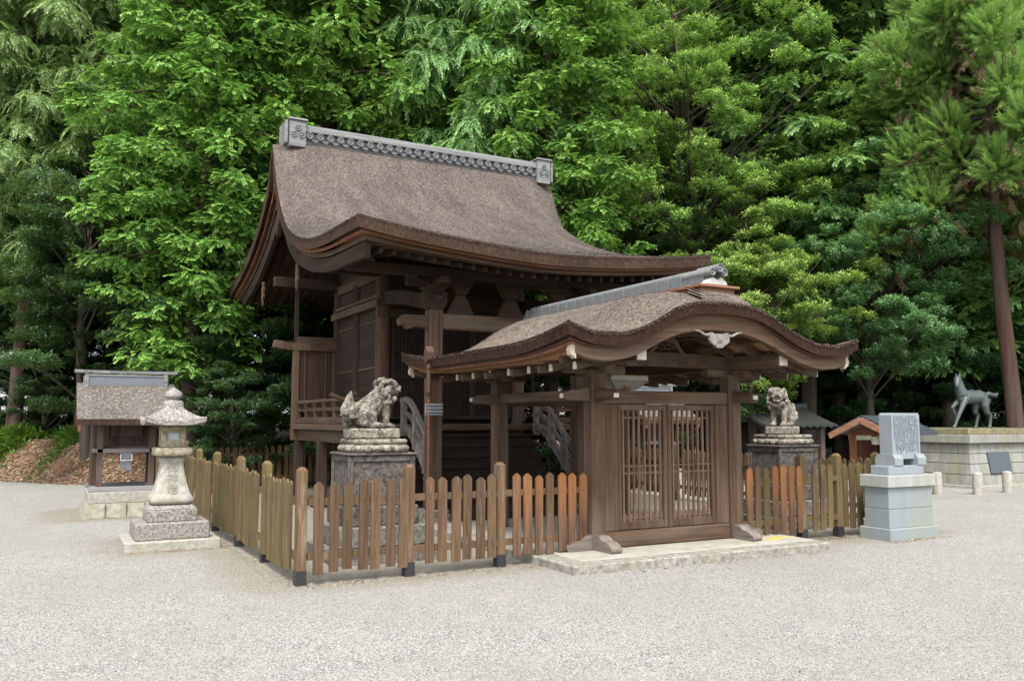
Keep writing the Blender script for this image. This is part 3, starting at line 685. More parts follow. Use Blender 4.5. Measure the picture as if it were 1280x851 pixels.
# eave rafters with white tips, both sides
for s in (-1, 1):
    for y in np.arange(-.75, 3.3, .5):
        b = MB(); xa = GC+s*1.80; xb = GC+s*1.0
        zs = np.linspace(2.185, 2.385, 5); xs = np.linspace(xa, xb, 5)
        for i in range(4): b.beam((xs[i], y, zs[i]+.0), (xs[i+1]-s*.004, y, zs[i+1]), .06, .085)
        ro = b.obj('eave_rafter', MW['gatex'], gate)
        b = MB(); b.box(*sorted((xa, xa+s*.014)), y-.029, y+.029, 2.145, 2.225); b.obj('white_tip', WHITE, ro)
    b = MB(); b.box(*sorted((GC+s*1.70, GC+s*1.60)), -.9, 3.32, 2.29, 2.335); b.obj('eave_batten', MW['gatey'], gate)
# sill, jamb boards and the two lattice doors
b = MB(); b.box(PXL+.1, PXR-.1, -.065, .065, .112, .295); b.obj('threshold', MW['gatex'], gate, .012)
for x0, x1 in ((PXL+.1, 3.765), (5.275, PXR-.1)):
    b = MB(); b.box(x0, x1, -.05, .05, .295, 1.80); b.obj('jamb_board', MW['gatez'], gate, .012)
for x0, x1 in ((3.77, 4.515), (4.525, 5.27)):
    f = MB(); y0, y1 = -.03, .03
    f.box(x0, x0+.055, y0, y1, .30, 1.795); f.box(x1-.055, x1, y0, y1, .30, 1.795); f.box(x0+.055, x1-.055, y0+.003, y1-.003, 1.72, 1.79); f.box(x0+.055, x1-.055, y0+.003, y1-.003, .302, .395)
    fo = f.obj('lattice_door', MW['gatez'], gate, .006)
    g = MB()
    for i in range(8):
        x = x0+.055 + (x1-x0-.11)*(i+.5)/8; g.box(x-.0125, x+.0125, -.0125, .0125, .39, 1.722)
    for z in (.965, 1.05, 1.63, .435): g.box(x0+.05, x1-.05, -.004, .018, z-.012, z+.012)
    for i in range(9):
        x = x0+.055 + (x1-x0-.11)*i/8
        g.prism([(x-.02, .39), (x+.02, .39), (x+.02, .46), (x, .50), (x-.02, .46)], 'y', .004, .016)
    g.obj('lattice_bar', bpy.data.materials.get('tan_lattice_bar') or wood('tan_lattice_bar', (.06,.036,.023), (.19,.12,.08), 'z'), fo)
# painted box under the beam
b = MB(); b.frustum(4.12, .42, 1.985, 2.085, .30, .26, .56, .46); b.box(3.84, 4.40, .19, .65, 2.085, 2.15)
pb = b.obj('painted_box', plain('faded_white_panel', (.3,.275,.25), .7, var=.4), gate)
b = MB()
for (ax_, ay_, bx_, by_, z0, z1) in ((.31,.27,.33,.29,1.978,1.99), (.575,.475,.575,.475,2.08,2.096), (.575,.475,.575,.475,2.146,2.158)): b.frustum(4.12, .42, z0, z1, ax_, ay_, bx_, by_)
for i, j in ((-1,-1),(1,-1),(1,1),(-1,1)): b.beam((4.12+i*.15, .42+j*.13, 1.985), (4.12+i*.282, .42+j*.232, 2.085), .025, .02)
b.lathe([(.001,-.004),(.05,-.004),(.05,.0),(.001,0)], (4.12, .245, 2.035), 12, 'y')
b.obj('gilt_edge', GOLD, pb)
# tiled ridge of the gate
b = MB(); ys = [-.98, 3.48]
for i in range(5):
    b.box(GC-.14+.012*i, GC+.14-.012*i, ys[0]+.10, ys[1]-.1, 3.185+.03*i, 3.185+.03*i+.021)
b.box(GC-.075, GC+.075, ys[0]+.12, ys[1]-.12, 3.12, 3.335)
gr = b.obj('tiled_ridge', plain('weathered_ridge_tile', (.15,.155,.155), .55, var=.45), groof)
b = MB(); b.lathe([(.042, 0), (.042, 4.1)], (GC, -.78, 3.34), 14, 'y'); b.lathe([(.043, 0), (.043, .5)], (GC-.09, -1.0, 3.30), 14, 'y'); b.lathe([(.043, 0), (.043, .5)], (GC+.09, -1.0, 3.30), 14, 'y'); b.lathe([(.05, 0), (.05, .35)], (GC, -1.03, 3.345), 14, 'y')
for y in np.arange(-.5, 3.3, .235):
    for sx in (-.158, .158): b.box(GC+sx*.86-.003, GC+sx*.86+.003, y-.003, y+.003, 3.18, 3.335)
b.obj('ridge_cap_tile', plain('pale_ridge_tile', (.165,.165,.16), .55, var=.45), gr)
b = MB()
for dx, dz, r in ((-.09, 3.30, .045), (.09, 3.30, .045), (0, 3.347, .052)):
    y = -1.0 if dx else -1.03
    b.lathe([(r,.0),(r,-.02),(r*.78,-.02),(r*.72,-.006),(r*.3,-.006),(r*.25,-.016),(.003,-.016)], (GC+dx, y, dz), 18, 'y')
b.obj('round_end_tile', TILE, gr)
b = MB(); b.prism([(GC-.15, 3.16), (GC+.15, 3.16), (GC+.13, 3.2), (GC+.07, 3.245), (GC, 3.21), (GC-.07, 3.245), (GC-.13, 3.2)], 'y', -.99, -.85); b.obj('plaster_end', plain('white_plaster', (.38,.375,.345), .8, var=.3), gr, .006)
b = MB(); b.box(GC-.25, GC+.25, -1.0, -.2, 2.92, 3.115); b.box(GC-.29, GC+.29, -1.05, -.2, 3.115, 3.145); b.obj('ridge_seat', MW['redx'], groof, .006)
b = MB()
for i in range(3):
    xs = np.linspace(-.36+.03*i, .36-.03*i, 13)
    zz = gate_z(GC+xs, np.full(13, -1.08+.05*i))
    A = np.stack([GC+xs, np.full(13, -1.13+.05*i), zz+.012+.022*i], 1); B_ = A+np.array([0, .25, .10])
    C_ = A+np.array([0, .0, -.03])
    b.grid(np.stack([A, B_], 0), 0, False, True); b.grid(np.stack([C_, A], 0), 0, False, True)
b.obj('stepped_thatch', THATCHG, groof)
# copper leader with rain chain at the rear end of the left eave
gx, gy = 2.36, 2.42
b = MB(); b.prism([(gy-.0, 2.62), (gy-.06, 2.54), (gy-.05, 2.43), (gy, 2.36), (gy+.05, 2.43), (gy+.06, 2.54)], 'x', gx-.05, gx+.05); b.tube([(gx, gy, 2.37), (gx, gy, 1.98)], .03, 12); b.lathe([(.044,0),(.044,.03)], (gx, gy, 2.31), 12); b.lathe([(.05,0),(.03,-.05)], (gx, gy, 1.98), 12)
lead = b.obj('rain_leader', COPPER, gate, .008)
b = MB()
for i, z in enumerate(np.arange(1.93, .05, -.042)):
    dx, dy = (.011, 0) if i % 2 else (0, .011)
    ring = [(gx+dx*math.cos(a)*1.0, gy+dy*math.cos(a), z+.028*math.sin(a)) for a in np.linspace(0, 2*math.pi, 9)]
    b.tube(ring, .0045, 5, cap=False)
b.obj('rain_chain', plain('rusty_chain', (.2,.09,.05), .6, .3), lead)

# ------------------------------------------------------------------ picket fences
def picket_outline(u, w, zb, zt): return [(u-w/2, zb), (u+w/2, zb), (u+w/2, zt-.038), (u+w*.1, zt), (u-w*.1, zt), (u-w/2, zt-.038)]
def fence(label, axis, fix, a, b_, posts, side, tonef, brace=False, group='picket fences round the enclosure', sp=.147, mat=FENCE, H=1.0):
    base = ((a+b_)/2, fix, 0) if axis == 'x' else (fix, (a+b_)/2, 0)
    root = thing('picket_fence', label, 'fence', base, group)
    m = MB(); th = .02
    us = np.arange(a+.11, b_-.05, sp)
    for i, u in enumerate(us):
        if min(abs(u-p) for p in posts) < .075: continue
        q = random.uniform(-.012, .012); uu = u+random.uniform(-.012, .012)
        m.prism(picket_outline(uu, .098+random.uniform(-.007, .007), .11+random.uniform(-.02, .025), H+q*1.6), 'y' if axis == 'x' else 'x', fix+side*.045, fix+side*(.045+th), tone=tonef(u))
        lean = random.gauss(0, .006)
        for vi in range(len(m.v)-12, len(m.v)):
            v = m.v[vi]; dz = (v[2]-.3)*lean*1.4; m.v[vi] = (v[0]+dz, v[1], v[2]) if axis == 'x' else (v[0], v[1]+dz, v[2])
        for zn in (.27, .80):
            du = (zn-.3)*lean*1.4; r = .005
            if axis == 'x': m.box(uu+du-r, uu+du+r, *sorted((fix+side*.064, fix+side*.068)), zn-r, zn+r, 1)
            else: m.box(*sorted((fix+side*.064, fix+side*.068)), uu+du-r, uu+du+r, zn-r, zn+r, 1)
    m.obj('picket_panel', [mat, BLACK], root)
    m = MB()
    for z in (.27, .80):
        x0, x1, y0, y1 = (a, b_, *sorted((fix+side*.044, fix+side*.005))) if axis == 'x' else (*sorted((fix+side*.044, fix+side*.005)), a, b_)
        m.box(x0, x1, y0, y1, z-.035, z+.035, 0, tonef((a+b_)/2)*.9)
    m.obj('rail', mat, root)
    for p in posts:
        px, py = (p, fix) if axis == 'x' else (fix, p)
        m = MB(); h = .049; m.box(px-h, px+h, py-h, py+h, .135, 1.105, 0, tonef(p)*.95); m.frustum(px, py, 1.105, 1.14, .098, .098, .045, .045)
        for i in range(len(m.t)): m.t[i] = tonef(p)*.95
        po = m.obj('post', mat, root, .004)
        m = MB(); m.box(px-.053, px+.053, py-.053, py+.053, -.1, .137); m.obj('metal_sleeve', BLACK, po)
    return root
fence('brown picket fence left of the gate, its last pickets new orange', 'x', 0, .06, 3.33, [0., 1.13, 2.2], -1, lambda u: .7 if u < 2.3 else min(1., .8+.2*(u-2.3)) if random.random() < .85 else .7)
fence('long mossy picket fence running back past the stone lantern', 'y', 0, .1, 12.3, [1.51, 3.0, 4.75, 6.4, 8.1, 9.8, 11.2], -1, lambda u: .12+.2*random.random(), sp=.152)
fence('picket fence right of the gate, ending behind the blue grey monument', 'x', 0, 5.72, 9.04, [6.80, 7.50, 8.3, 9.04], -1, lambda u: (.92 if u < 6.75 and random.random() < .6 else .1+.35*random.random()))
fence('far picket fence closing the back of the enclosure', 'x', 12.4, .1, 9.0, [.6, 2.1, 3.6, 5.1, 6.6, 8.1], -1, lambda u: .3+.3*random.random())
fence('side picket fence on the right, seen through the gate lattice', 'y', 9.04, .1, 12.3, [2.0, 3.7, 5.4, 7.1, 8.8, 10.5, 12.3], 1, lambda u: .3+.35*random.random())

# ------------------------------------------------------------------ stone lantern
def text_mesh(body, size, depth):
    c = bpy.data.curves.new('inscription', 'FONT'); c.body = body; c.size = size; c.extrude = depth; c.align_x = 'CENTER'; c.align_y = 'CENTER'; c.resolution_u = 3
    o = bpy.data.objects.new('inscription', c); COL.objects.link(o)
    dg = bpy.context.evaluated_depsgraph_get(); dg.update()
    me = bpy.data.meshes.new_from_object(o.evaluated_get(dg)); bpy.data.objects.remove(o); return me
LX, LY = -.78, 3.52
lan = thing('stone_lantern', 'pale stone lantern with carved characters on three square steps', 'stone lantern', (LX, LY, 0))
b = MB(); b.box(LX-.56, LX+.56, LY-.52, LY+.52, -.05, .115); b.obj('bottom_step', GRANITE, lan, .012)
b = MB(); b.box(LX-.44, LX+.44, LY-.40, LY+.40, .115, .325); b.obj('middle_step', GRANITE_D, lan, .015)
b = MB(); b.frustum(LX, LY, .325, .47, .6, .58, .6, .58); b.frustum(LX, LY, .47, .525, .6, .58, .5, .49); b.obj('top_step', GRANITE_D, lan, .012)
def sqloft(b, cx, cy, prof, n=8, rnd=.25):
    """stack of rounded squares (half width, z)"""
    rings = []
    for hw, z in prof:
        r = []
        for q in range(4):
            for i in range(n):
                t = -math.pi/4 + math.pi/2*(q + i/n); c, s_ = math.cos(t), math.sin(t)
                p = 1/max(abs(c), abs(s_)); p = p*(1-rnd) + rnd*1.12
                r.append((cx + hw*c*p, cy + hw*s_*p, z))
        rings.append(r)
    m = 4*n; V = [p for r in rings for p in r]
    b.add(V, [(i*m+j, i*m+(j+1) % m, (i+1)*m+(j+1) % m, (i+1)*m+j) for i in range(len(rings)-1) for j in range(m)], 0, True)
    b.add(rings[0], [tuple(range(m))[::-1]]); b.add(rings[-1], [tuple(range(m))])
b = MB(); hs_ = [(.19,.527),(.245,.545),(.258,.58),(.25,.62)]
for t_ in np.linspace(0, 1, 14)[1:]: hs_.append((.25-.125*(t_**.62)+.012*max(0, t_-.8)/.2, .62+.44*t_))
hs_ += [(.148,1.08),(.15,1.125),(.125,1.13),(.125,1.15)]
sqloft(b, LX, LY, hs_, 8, .12); sh = b.obj('shaft', GRANITE, lan)
for i, ch in enumerate('御神燈'):
    me = text_mesh(ch, .145, .004); z = .985-.135*i; f = [.146,.168,.204][i]
    o = bpy.data.objects.new('inscription', me); COL.objects.link(o); o.parent = sh
    o.location = (.0, -f-[.0,.003,.006][i], z); o.rotation_euler = (R(90)-[.1,.2,.33][i], 0, 0)
    me.materials.append(plain('dark_carving', (.22,.2,.17), .9) if i == 0 else bpy.data.materials['dark_carving'])
b = MB(); sqloft(b, LX, LY, [(.13,1.13),(.215,1.145),(.225,1.16),(.225,1.235),(.21,1.25)], 8, .04); b.obj('platform', MOSSY, lan)
b = MB()
h = .15
for i, j in ((-1,-1),(1,-1),(1,1),(-1,1)): b.box(*sorted((LX+i*h, LX+i*(h-.07))), *sorted((LY+j*h, LY+j*(h-.07))), 1.25, 1.53)
for z0, z1 in ((1.25,1.33),(1.455,1.53)): b.box(LX-h+.004, LX+h-.004, LY-h+.004, LY+h-.004, z0, z1)
fb = b.obj('fire_box', MOSSY, lan, .012)
b = MB()
for s in (-1, 1):
    b.box(LX-.085, LX+.085, *sorted((LY+s*.10, LY+s*.108)), 1.32, 1.46); b.box(*sorted((LX+s*.10, LX+s*.108)), LY-.085, LY+.085, 1.32, 1.46)
b.obj('window_pane', plain('milky_glass', (.36,.39,.41), .25), fb)
b = MB()
for s in (-1, 1):
    for u0, u1, z0, z1 in ((-.085,.085,1.325,1.345),(-.085,.085,1.44,1.46),(-.085,-.07,1.345,1.44),(.07,.085,1.345,1.44)):
        b.box(LX+u0, LX+u1, *sorted((LY+s*.108, LY+s*.14)), z0, z1); b.box(*sorted((LX+s*.108, LX+s*.14)), LY+u0, LY+u1, z0, z1)
b.obj('window_frame', MOSSY, fb)
# roof of the lantern: concave square cap with upturned corners
b = MB(); N = 17; u = np.linspace(-1, 1, N); U, V_ = np.meshgrid(u, u, indexing='ij'); m_ = np.maximum(abs(U), abs(V_)); cn = (abs(U)*abs(V_))**3
TZ = 1.785 - .19*np.clip((m_-.25)/.75, 0, 1)**.8 + .06*cn; BZ = 1.525 + .055*cn + .012*m_
W_ = .365; b.slab(LX+u*W_, LY+u*W_, TZ, np.minimum(BZ, TZ-.02), 0, 0, 0); b.obj('cap_stone', GRANITE_D, lan)
b = MB(); b.lathe([(.135,1.75),(.128,1.78),(.122,1.83),(.112,1.85),(.075,1.86),(.07,1.875),(.098,1.888),(.112,1.915),(.106,1.95),(.075,1.985),(.03,2.01),(.01,2.03)], (LX, LY, 0), 20); b.obj('jewel_finial', GRANITE_D, lan)

# ------------------------------------------------------------------ guardian lions
def pedestal(cx, cy, label, mat):
    t = thing('stone_pedestal', label, 'pedestal', (cx, cy, 0), 'pedestals of the guardian lions')
    w, d = .41, .34
    b = MB(); b.box(cx-w-.22, cx+w+.22, cy-d-.2, cy+d+.2, -.02, .17); b.box(cx-w-.12, cx+w+.12, cy-d-.1, cy+d+.1, .17, .40); b.obj('foundation_step', stone('dull_foundation_stone', (.2,.185,.16), (.06,.052,.045), (.28,.26,.23), .9, .4, 4, .35), t, .015)
    b = MB(); b.box(cx-w-.03, cx+w+.03, cy-d-.03, cy+d+.03, .40, .62); b.obj('plinth_course', mat, t, .015)
    b = MB(); b.box(cx-w+.03, cx+w-.03, cy-d+.03, cy+d-.03, .62, 1.19)
    for s in (-1, 1):
        y = cy+s*(d-.03)
        b.box(cx-w, cx+w, *sorted((y, y+s*.02)), 1.12, 1.192); b.box(cx-w, cx+w, *sorted((y, y+s*.02)), .62, .69); b.box(cx-w, cx-w+.07, *sorted((y, y+s*.019)), .69, 1.12); b.box(cx+w-.07, cx+w, *sorted((y, y+s*.019)), .69, 1.12)
        x = cx+s*(w-.03)
        b.box(*sorted((x, x+s*.021)), cy-d, cy+d, 1.12, 1.194); b.box(*sorted((x, x+s*.021)), cy-d, cy+d, .62, .69); b.box(*sorted((x, x+s*.02)), cy-d, cy-d+.07, .69, 1.12); b.box(*sorted((x, x+s*.02)), cy+d-.07, cy+d, .69, 1.12)
    b.box(cx-w-.015, cx+w+.015, cy-d-.015, cy+d+.015, 1.194, 1.225)
    b.obj('carved_block', mat, t, .01)
    b = MB(); sqloft(b, cx, cy, [(.28,1.222),(.31,1.235),(.335,1.27),(.32,1.31),(.27,1.325)], 10, .1)
    for k in range(18):
        a = 2*math.pi*k/18; p = .325/max(abs(math.cos(a)), abs(math.sin(a)))*.97; p = min(p, .39)
        b.ell((cx+p*math.cos(a), cy+p*math.sin(a), 1.268), (.06, .06, .045))
    lo = b.obj('lotus_tier', LICHEN_L, t)
    b = MB(); sqloft(b, cx, cy, [(.29,1.32),(.31,1.33),(.315,1.36),(.30,1.38)], 10, .06); b.obj('upper_tier', LICHEN_L, t)
    # scale the tiers to the oblong block
    for o in (lo,): pass
    return t
def lion(cx, cy, yaw, open_mouth, head_yaw, label, mat):
    t = thing('guardian_lion', label, 'stone lion', (cx, cy, 1.38), 'pair of guardian lions', None, yaw)
    b = MB(); b.box(-.31, .29, -.17, .17, 0, .125); b.obj('base_block', LICHEN_L, t, .02, world=False)
    m = MB(); z0 = .125
    m.ell((-.13, .0, z0+.17), (.17, .135, .16), .0)
    for s in (-1, 1):
        m.ell((-.11, s*.1, z0+.13), (.13, .065, .13)); m.ell((-.01, s*.125, z0+.035), (.10, .045, .038)); m.ell((.06, s*.125, z0+.028), (.04, .045, .03))
        m.tube([(.10, s*.085, z0+.32), (.13, s*.085, z0+.2), (.135, s*.082, z0+.1), (.14, s*.08, z0+.03)], [.07, .052, .042, .042], 10)
        m.ell((.17, s*.08, z0+.03), (.065, .05, .035))
        for q in (-1, 0, 1): m.ell((.222, s*.08+q*.026, z0+.024), (.026, .016, .022))
    m.tube([(-.15, 0, z0+.16), (-.04, 0, z0+.24), (.05, 0, z0+.32), (.12, 0, z0+.39)], [.15, .145, .14, .12], 12)
    m.ell((.10, 0, z0+.30), (.10, .12, .13))
    for k in range(15):       # tail: upright flame of curls
        a = rng.uniform(-.6, .6); hgt = k/15
        m.ell((-.305-.035*math.sin(hgt*3)+.02*a, a*.13*(1-hgt*.5), z0+.06+.3*hgt), (.055*(1.1-hgt*.6), .05*(1.1-hgt*.6), .055))
    for dy, hgt, dx in ((0, .44, -.285), (.06, .37, -.30), (-.06, .38, -.30), (.0, .33, -.35), (.09, .29, -.29), (-.09, .3, -.29)):
        m.tube([(dx, dy, z0+hgt-.18), (dx-.015, dy*1.15, z0+hgt-.08), (dx+.01, dy*1.1, z0+hgt)], [.06, .045, .008], 8)
    c, s_ = math.cos(head_yaw), math.sin(head_yaw); hx, hz = .185, z0+.475
    def H(x, y, z): return (hx + x*c - y*s_, x*s_ + y*c, hz + z)
    m.ell(H(0, 0, 0), (.115, .115, .11)); m.ell(H(.03, 0, .045), (.10, .10, .075))
    m.ell(H(.105, 0, -.005), (.055, .07, .042)); m.ell(H(.155, 0, .012), (.022, .035, .024))       # muzzle, nose
    jaw = -.085 if open_mouth else -.055
    m.ell(H(.085, 0, jaw), (.06, .062, .028))
    for s in (-1, 1):
        m.ell(H(.09, s*.055, .045), (.03, .026, .02)); m.ell(H(.10, s*.05, .03), (.02, .018, .018)); m.ell(H(.125, s*.05, -.02), (.03, .024, .024))
        m.ell(H(-.0, s*.105, .075), (.03, .028, .045)); m.ell(H(.12, s*.035, jaw+.03), (.012, .012, .02))
        for k in range(22):   # mane curls
            a = rng.uniform(0, 1); bb = rng.uniform(0, 1)
            p = H(-.02-.12*a, s*(.10+.035*math.sin(bb*3)), .08-.30*bb); m.ell(p, (.034, .03, .034))
    for k in range(12): m.ell(H(-.09-.03*(k % 3), (k % 4-1.5)*.05, .10-.055*(k//2)), (.036, .036, .034))
    for k in range(6): m.ell(H(.055, (k-2.5)*.035, -.125-.03*math.sin(k/5*math.pi)), (.035, .026, .036))
    o = m.obj('lion_body', mat, t, world=False)
    r = o.modifiers.new('remesh', 'REMESH'); r.mode = 'VOXEL'; r.voxel_size = .0085; r.use_smooth_shade = True
    sm = o.modifiers.new('smooth', 'SMOOTH'); sm.factor = .5; sm.iterations = 2
    tx = bpy.data.textures.get('stone_wear') or bpy.data.textures.new('stone_wear', 'CLOUDS'); tx.noise_scale = .05; tx.noise_depth = 3
    d = o.modifiers.new('wear', 'DISPLACE'); d.texture = tx; d.strength = .022; d.mid_level = .5
    # eye hollows and mouth as dark inlays, shade put into their colour, following the head
    e = MB()
    if open_mouth: e.ell(H(.118, 0, -.052), (.028, .05, .02))
    else: e.ell(H(.148, 0, -.033), (.022, .046, .006))
    e.obj('mouth', plain('shaded_mouth', (.06,.05,.042), .9), o, world=False)
    return t
pedestal(1.2, 1.34, 'dark streaked stone pedestal carrying the lion seen in profile', PEDEST)
lion(1.19, 1.34, 0.06, False, .0, 'lichen stained stone guardian lion in profile with mouth closed', LICHEN)
pedestal(7.86, 1.34, 'dark stone pedestal carrying the lion with the open mouth', PEDEST)
lion(7.86, 1.34, math.pi+.42, True, .3, 'pale stone guardian lion with open mouth facing the visitor', LICHEN_L)
b = MB()
for i, (x, y, h_) in enumerate(((8.75, 3.6, .98), (8.6, 3.75, .88), (9.75, 3.1, .95))):
    p = MB(); p.box(x-.07, x+.07, y-.07, y+.07, -.05, h_); p.frustum(x, y, h_, h_+.05, .14, .14, .04, .04)
    tag(p.obj('stone_post', LICHEN_L, None, .01), ['tall pale stone post beside the gate, left of the right pedestal', 'shorter leaning stone post left of the right pedestal', 'slim stone post just right of the right pedestal'][i], 'stone post', 'stone posts by the right pedestal')

# ------------------------------------------------------------------ small side shrines
def small_shrine(ox, oy, label):
    t = thing('small_shrine', label, 'small shrine', (ox, oy, 0), 'small shrines flanking the hall')
    D = lambda v: ox+v
    b = MB(); b.frustum(ox, oy, -.05, .235, 1.30, 1.5, 1.16, 1.36)
    for x in (-.30, .02, .30): b.box(ox+x-.004, ox+x+.004, oy-.744, oy-.60, -.0, .23, 1)
    b.obj('masonry_base', [stone('shrine_base_stone', (.33,.31,.25), (.17,.15,.11), None, .7, 0, 2.0, .3, green=(.2,.19,.11)), PEDEST], t, .012)
    b = MB(); b.box(ox-.56, ox+.56, oy-.66, oy+.66, .235, .42); b.obj('kerb_course', GRANITE, t, .012)
    b = MB(); b.box(ox-.56, ox+.56, oy-.64, oy-.54, .42, .50); b.box(ox-.5, ox-.4, oy-.54, oy+.6, .425, .495); b.box(ox+.4, ox+.5, oy-.54, oy+.6, .425, .495); b.box(ox-.56, ox+.56, oy+.5, oy+.6, .421, .50); b.obj('sill_beam', wood('grey_sill_timber', (.12,.115,.11), (.27,.26,.25), 'x'), t, .008)
    for x in (-.40, .40):
        b = MB(); b.box(ox+x-.045, ox+x+.045, oy-.52, oy-.43, .49, 1.70); b.obj('front_post', MW['bleachedz'] if False else MW['shrinez'], t, .006)
        for y in (-.05, .45):
            b = MB(); b.box(ox+x*1.15-.055, ox+x*1.15+.055, oy+y-.055, oy+y+.055, .49, 1.85); b.obj('rear_post', MW['shrinez'], t, .006)
    b = MB(); b.box(ox-.46, ox+.46, oy-.52, oy-.44, 1.06, 1.125); b.box(ox-.50, ox-.44, oy-.5, oy+.5, 1.062, 1.122); b.box(ox+.44, ox+.50, oy-.5, oy+.5, 1.062, 1.122); b.obj('rail_beam', wood('grey_rail_timber', (.09,.078,.07), (.22,.2,.185), 'x'), t, .005)
    b = MB(); b.box(ox-.44, ox+.44, oy-.06, oy+.5, 1.15, 1.85)
    body = b.obj('sanctuary_box', MW['shrinez'], t)
    b = MB(); b.box(ox-.26, ox+.26, oy-.085, oy-.06, 1.32, 1.68); b.box(ox-.012, ox+.012, oy-.10, oy-.085, 1.32, 1.68); b.box(ox-.28, ox-.25, oy-.10, oy-.07, 1.30, 1.70); b.box(ox+.25, ox+.28, oy-.10, oy-.07, 1.30, 1.70); b.obj('shrine_door', MW['shrinez'], body, .004)
    b = MB(); b.box(ox-.42, ox+.42, oy-.40, oy-.05, 1.13, 1.16); b.obj('offering_shelf', MW['shrinex'], t)
    b = MB(); b.box(ox-.09, ox+.09, oy-.545, oy-.522, .76, 1.06); bx = b.obj('steel_coin_box', STEEL, t, .004)
    b = MB(); b.tube([(ox-.085, oy-.55, 1.02), (ox-.085, oy-.585, .93), (ox+.085, oy-.585, .93), (ox+.085, oy-.55, 1.02)], .008, 6); b.obj('box_handle', plain('bright_steel', (.7,.71,.72), .3, .6), bx)
    # bark roof: long front slope, short rear slope
    ys = np.concatenate([np.linspace(-.92, -.05, 14), np.linspace(.0, .85, 10)]); X = ox+np.linspace(-.78, .78, 22); Y = oy+ys
    zp = np.where(ys <= 0, interp([-.92,-.6,-.3,0], [1.62,1.80,2.0,2.24], ys), interp([0,.4,.85], [2.24,1.93,1.66], ys))
    Z = np.repeat(zp[None], 22, 0)+ .0; 
    b = MB(); b.slab(X, Y, Z, Z-.10); rf = b.obj('roof', [THATCHS, THEDGE], t)
    for x in (ox-.74, ox+.74):
        n = len(ys); V = []
        for xx in (x-.02, x+.02): V += [(xx, oy+y, z-.09) for y, z in zip(ys, zp)] + [(xx, oy+y*.97, z-.20) for y, z in zip(ys[::-1], zp[::-1])]
        F = []
        for i in range(n-1):
            j = 2*n-1-i; F += [(i, i+1, j-1, j), (2*n+j, 2*n+j-1, 2*n+i+1, 2*n+i), (i, 2*n+i, 2*n+i+1, i+1), (j-1, 2*n+j-1, 2*n+j, j)]
        F += [(0, 2*n-1, 4*n-1, 2*n), (n-1, 3*n-1, 3*n, n)]
        b = MB(); b.add(V, F); b.obj('bargeboard', MW['redy'], rf)
    b = MB(); b.box(ox-.70, ox+.70, oy-.80, oy-.74, 1.575, 1.63); b.box(ox-.6, ox+.6, oy-.49, oy-.43, 1.66, 1.74); b.box(ox-.66, ox+.66, oy-.06, oy+.0, 1.84, 1.93); b.obj('eave_beam', MW['redx'], rf, .005)
    b = MB(); b.box(ox-.68, ox+.68, oy-.06, oy+.06, 2.19, 2.36); rg = b.obj('box_ridge', plain('dark_copper_ridge', (.13,.14,.155), .5, .2, .25), rf, .008)
    b = MB(); b.box(ox-.66, ox-.60, oy-.085, oy+.085, 2.17, 2.40); b.box(ox+.60, ox+.66, oy-.085, oy+.085, 2.17, 2.40); b.box(ox-.62, ox+.62, oy-.075, oy+.075, 2.36, 2.385)
    xs = np.linspace(-.82, .82, 13)
    for i in range(12): b.beam((ox+xs[i], oy, 2.43+.008*(abs(xs[i])/.82)**3), (ox+xs[i+1]+.003, oy, 2.43+.008*(abs(xs[i+1])/.82)**3), .15, .05)
    b.obj('ridge_cap', SILVER, rg)
    return t
small_shrine(-1.02, 7.95, 'small roofed wooden shrine on a stone base behind the lantern')
small_shrine(10.2, 7.8, 'small bark roofed shrine glimpsed through the lattice doors')

# ------------------------------------------------------------------ inscribed monument
sx0, sx1, sy0, sy1 = 7.66, 8.66, -.72, -.22
mon = thing('inscribed_monument', 'blue grey granite monument with an upright tablet of inscribed columns', 'monument', ((sx0+sx1)/2, (sy0+sy1)/2, 0))
b = MB(); b.box(sx0, sx1, sy0, sy1, -.05, .16); b.obj('foot_course', STELE, mon, .01)
b = MB(); b.box(sx0+.05, sx1-.05, sy0+.05, sy1-.05, .16, .41); b.box(sx0+.054, sx1-.054, sy0+.054, sy1-.054, .414, .70); b.obj('plinth_block', STELE, mon, .006)
b = MB(); b.box(sx0+.015, sx1-.015, sy0+.015, sy1-.015, .70, .86); b.obj('plinth_cap', stone('cap_granite', (.32,.335,.32), (.24,.24,.2), None, .7, 0, 1.0, .25, .7, True, green=(.25,.24,.16)), mon, .008)
b = MB(); b.box(sx0+.14, sx1-.14, sy0+.10, sy1-.10, .86, .98); b.obj('tablet_foot', STELE_D, mon, .008)
tc = (sx0+sx1)/2; ty = (sy0+sy1)/2
for x in (8.0, 8.48):
    b = MB(); o = [(-.16,.98),(-.16,1.08),(-.12,1.135),(.12,1.135),(.16,1.08),(.16,.98)]; b.prism([(ty+u, z) for u, z in o], 'x', x-.085, x+.085); b.obj('support_block', STELE, mon, .008)
b = MB(); o = [(-.29,1.07),(.29,1.07),(.29,1.67),(.265,1.70),(-.265,1.70),(-.29,1.67)]; b.prism([(8.24+u, z) for u, z in o], 'y', ty-.10, ty+.10); tb = b.obj('tablet', STELE_D, mon, .008)
b = MB(); g = np.random.default_rng(3)
for cI in range(17):
    x = 8.24+.245-cI*.0305; z = 1.66 if cI else 1.62
    zend = g.uniform(1.15, 1.2) if cI != 16 else 1.35
    while z > zend:
        if g.random() < .95:
            for q in range(4):
                if g.random() < .5: b.box(x-.011, x+.011, ty-.1018, ty-.1003, z-.003-.005*q, z-.0005-.005*q)
                else:
                    dx = g.uniform(-.009, .009); b.box(x+dx-.0016, x+dx+.0016, ty-.1019, ty-.1003, z-.020, z)
        z -= .0265
b.obj('inscription', plain('dark_incised_mark', (.05,.058,.066), .8), tb)

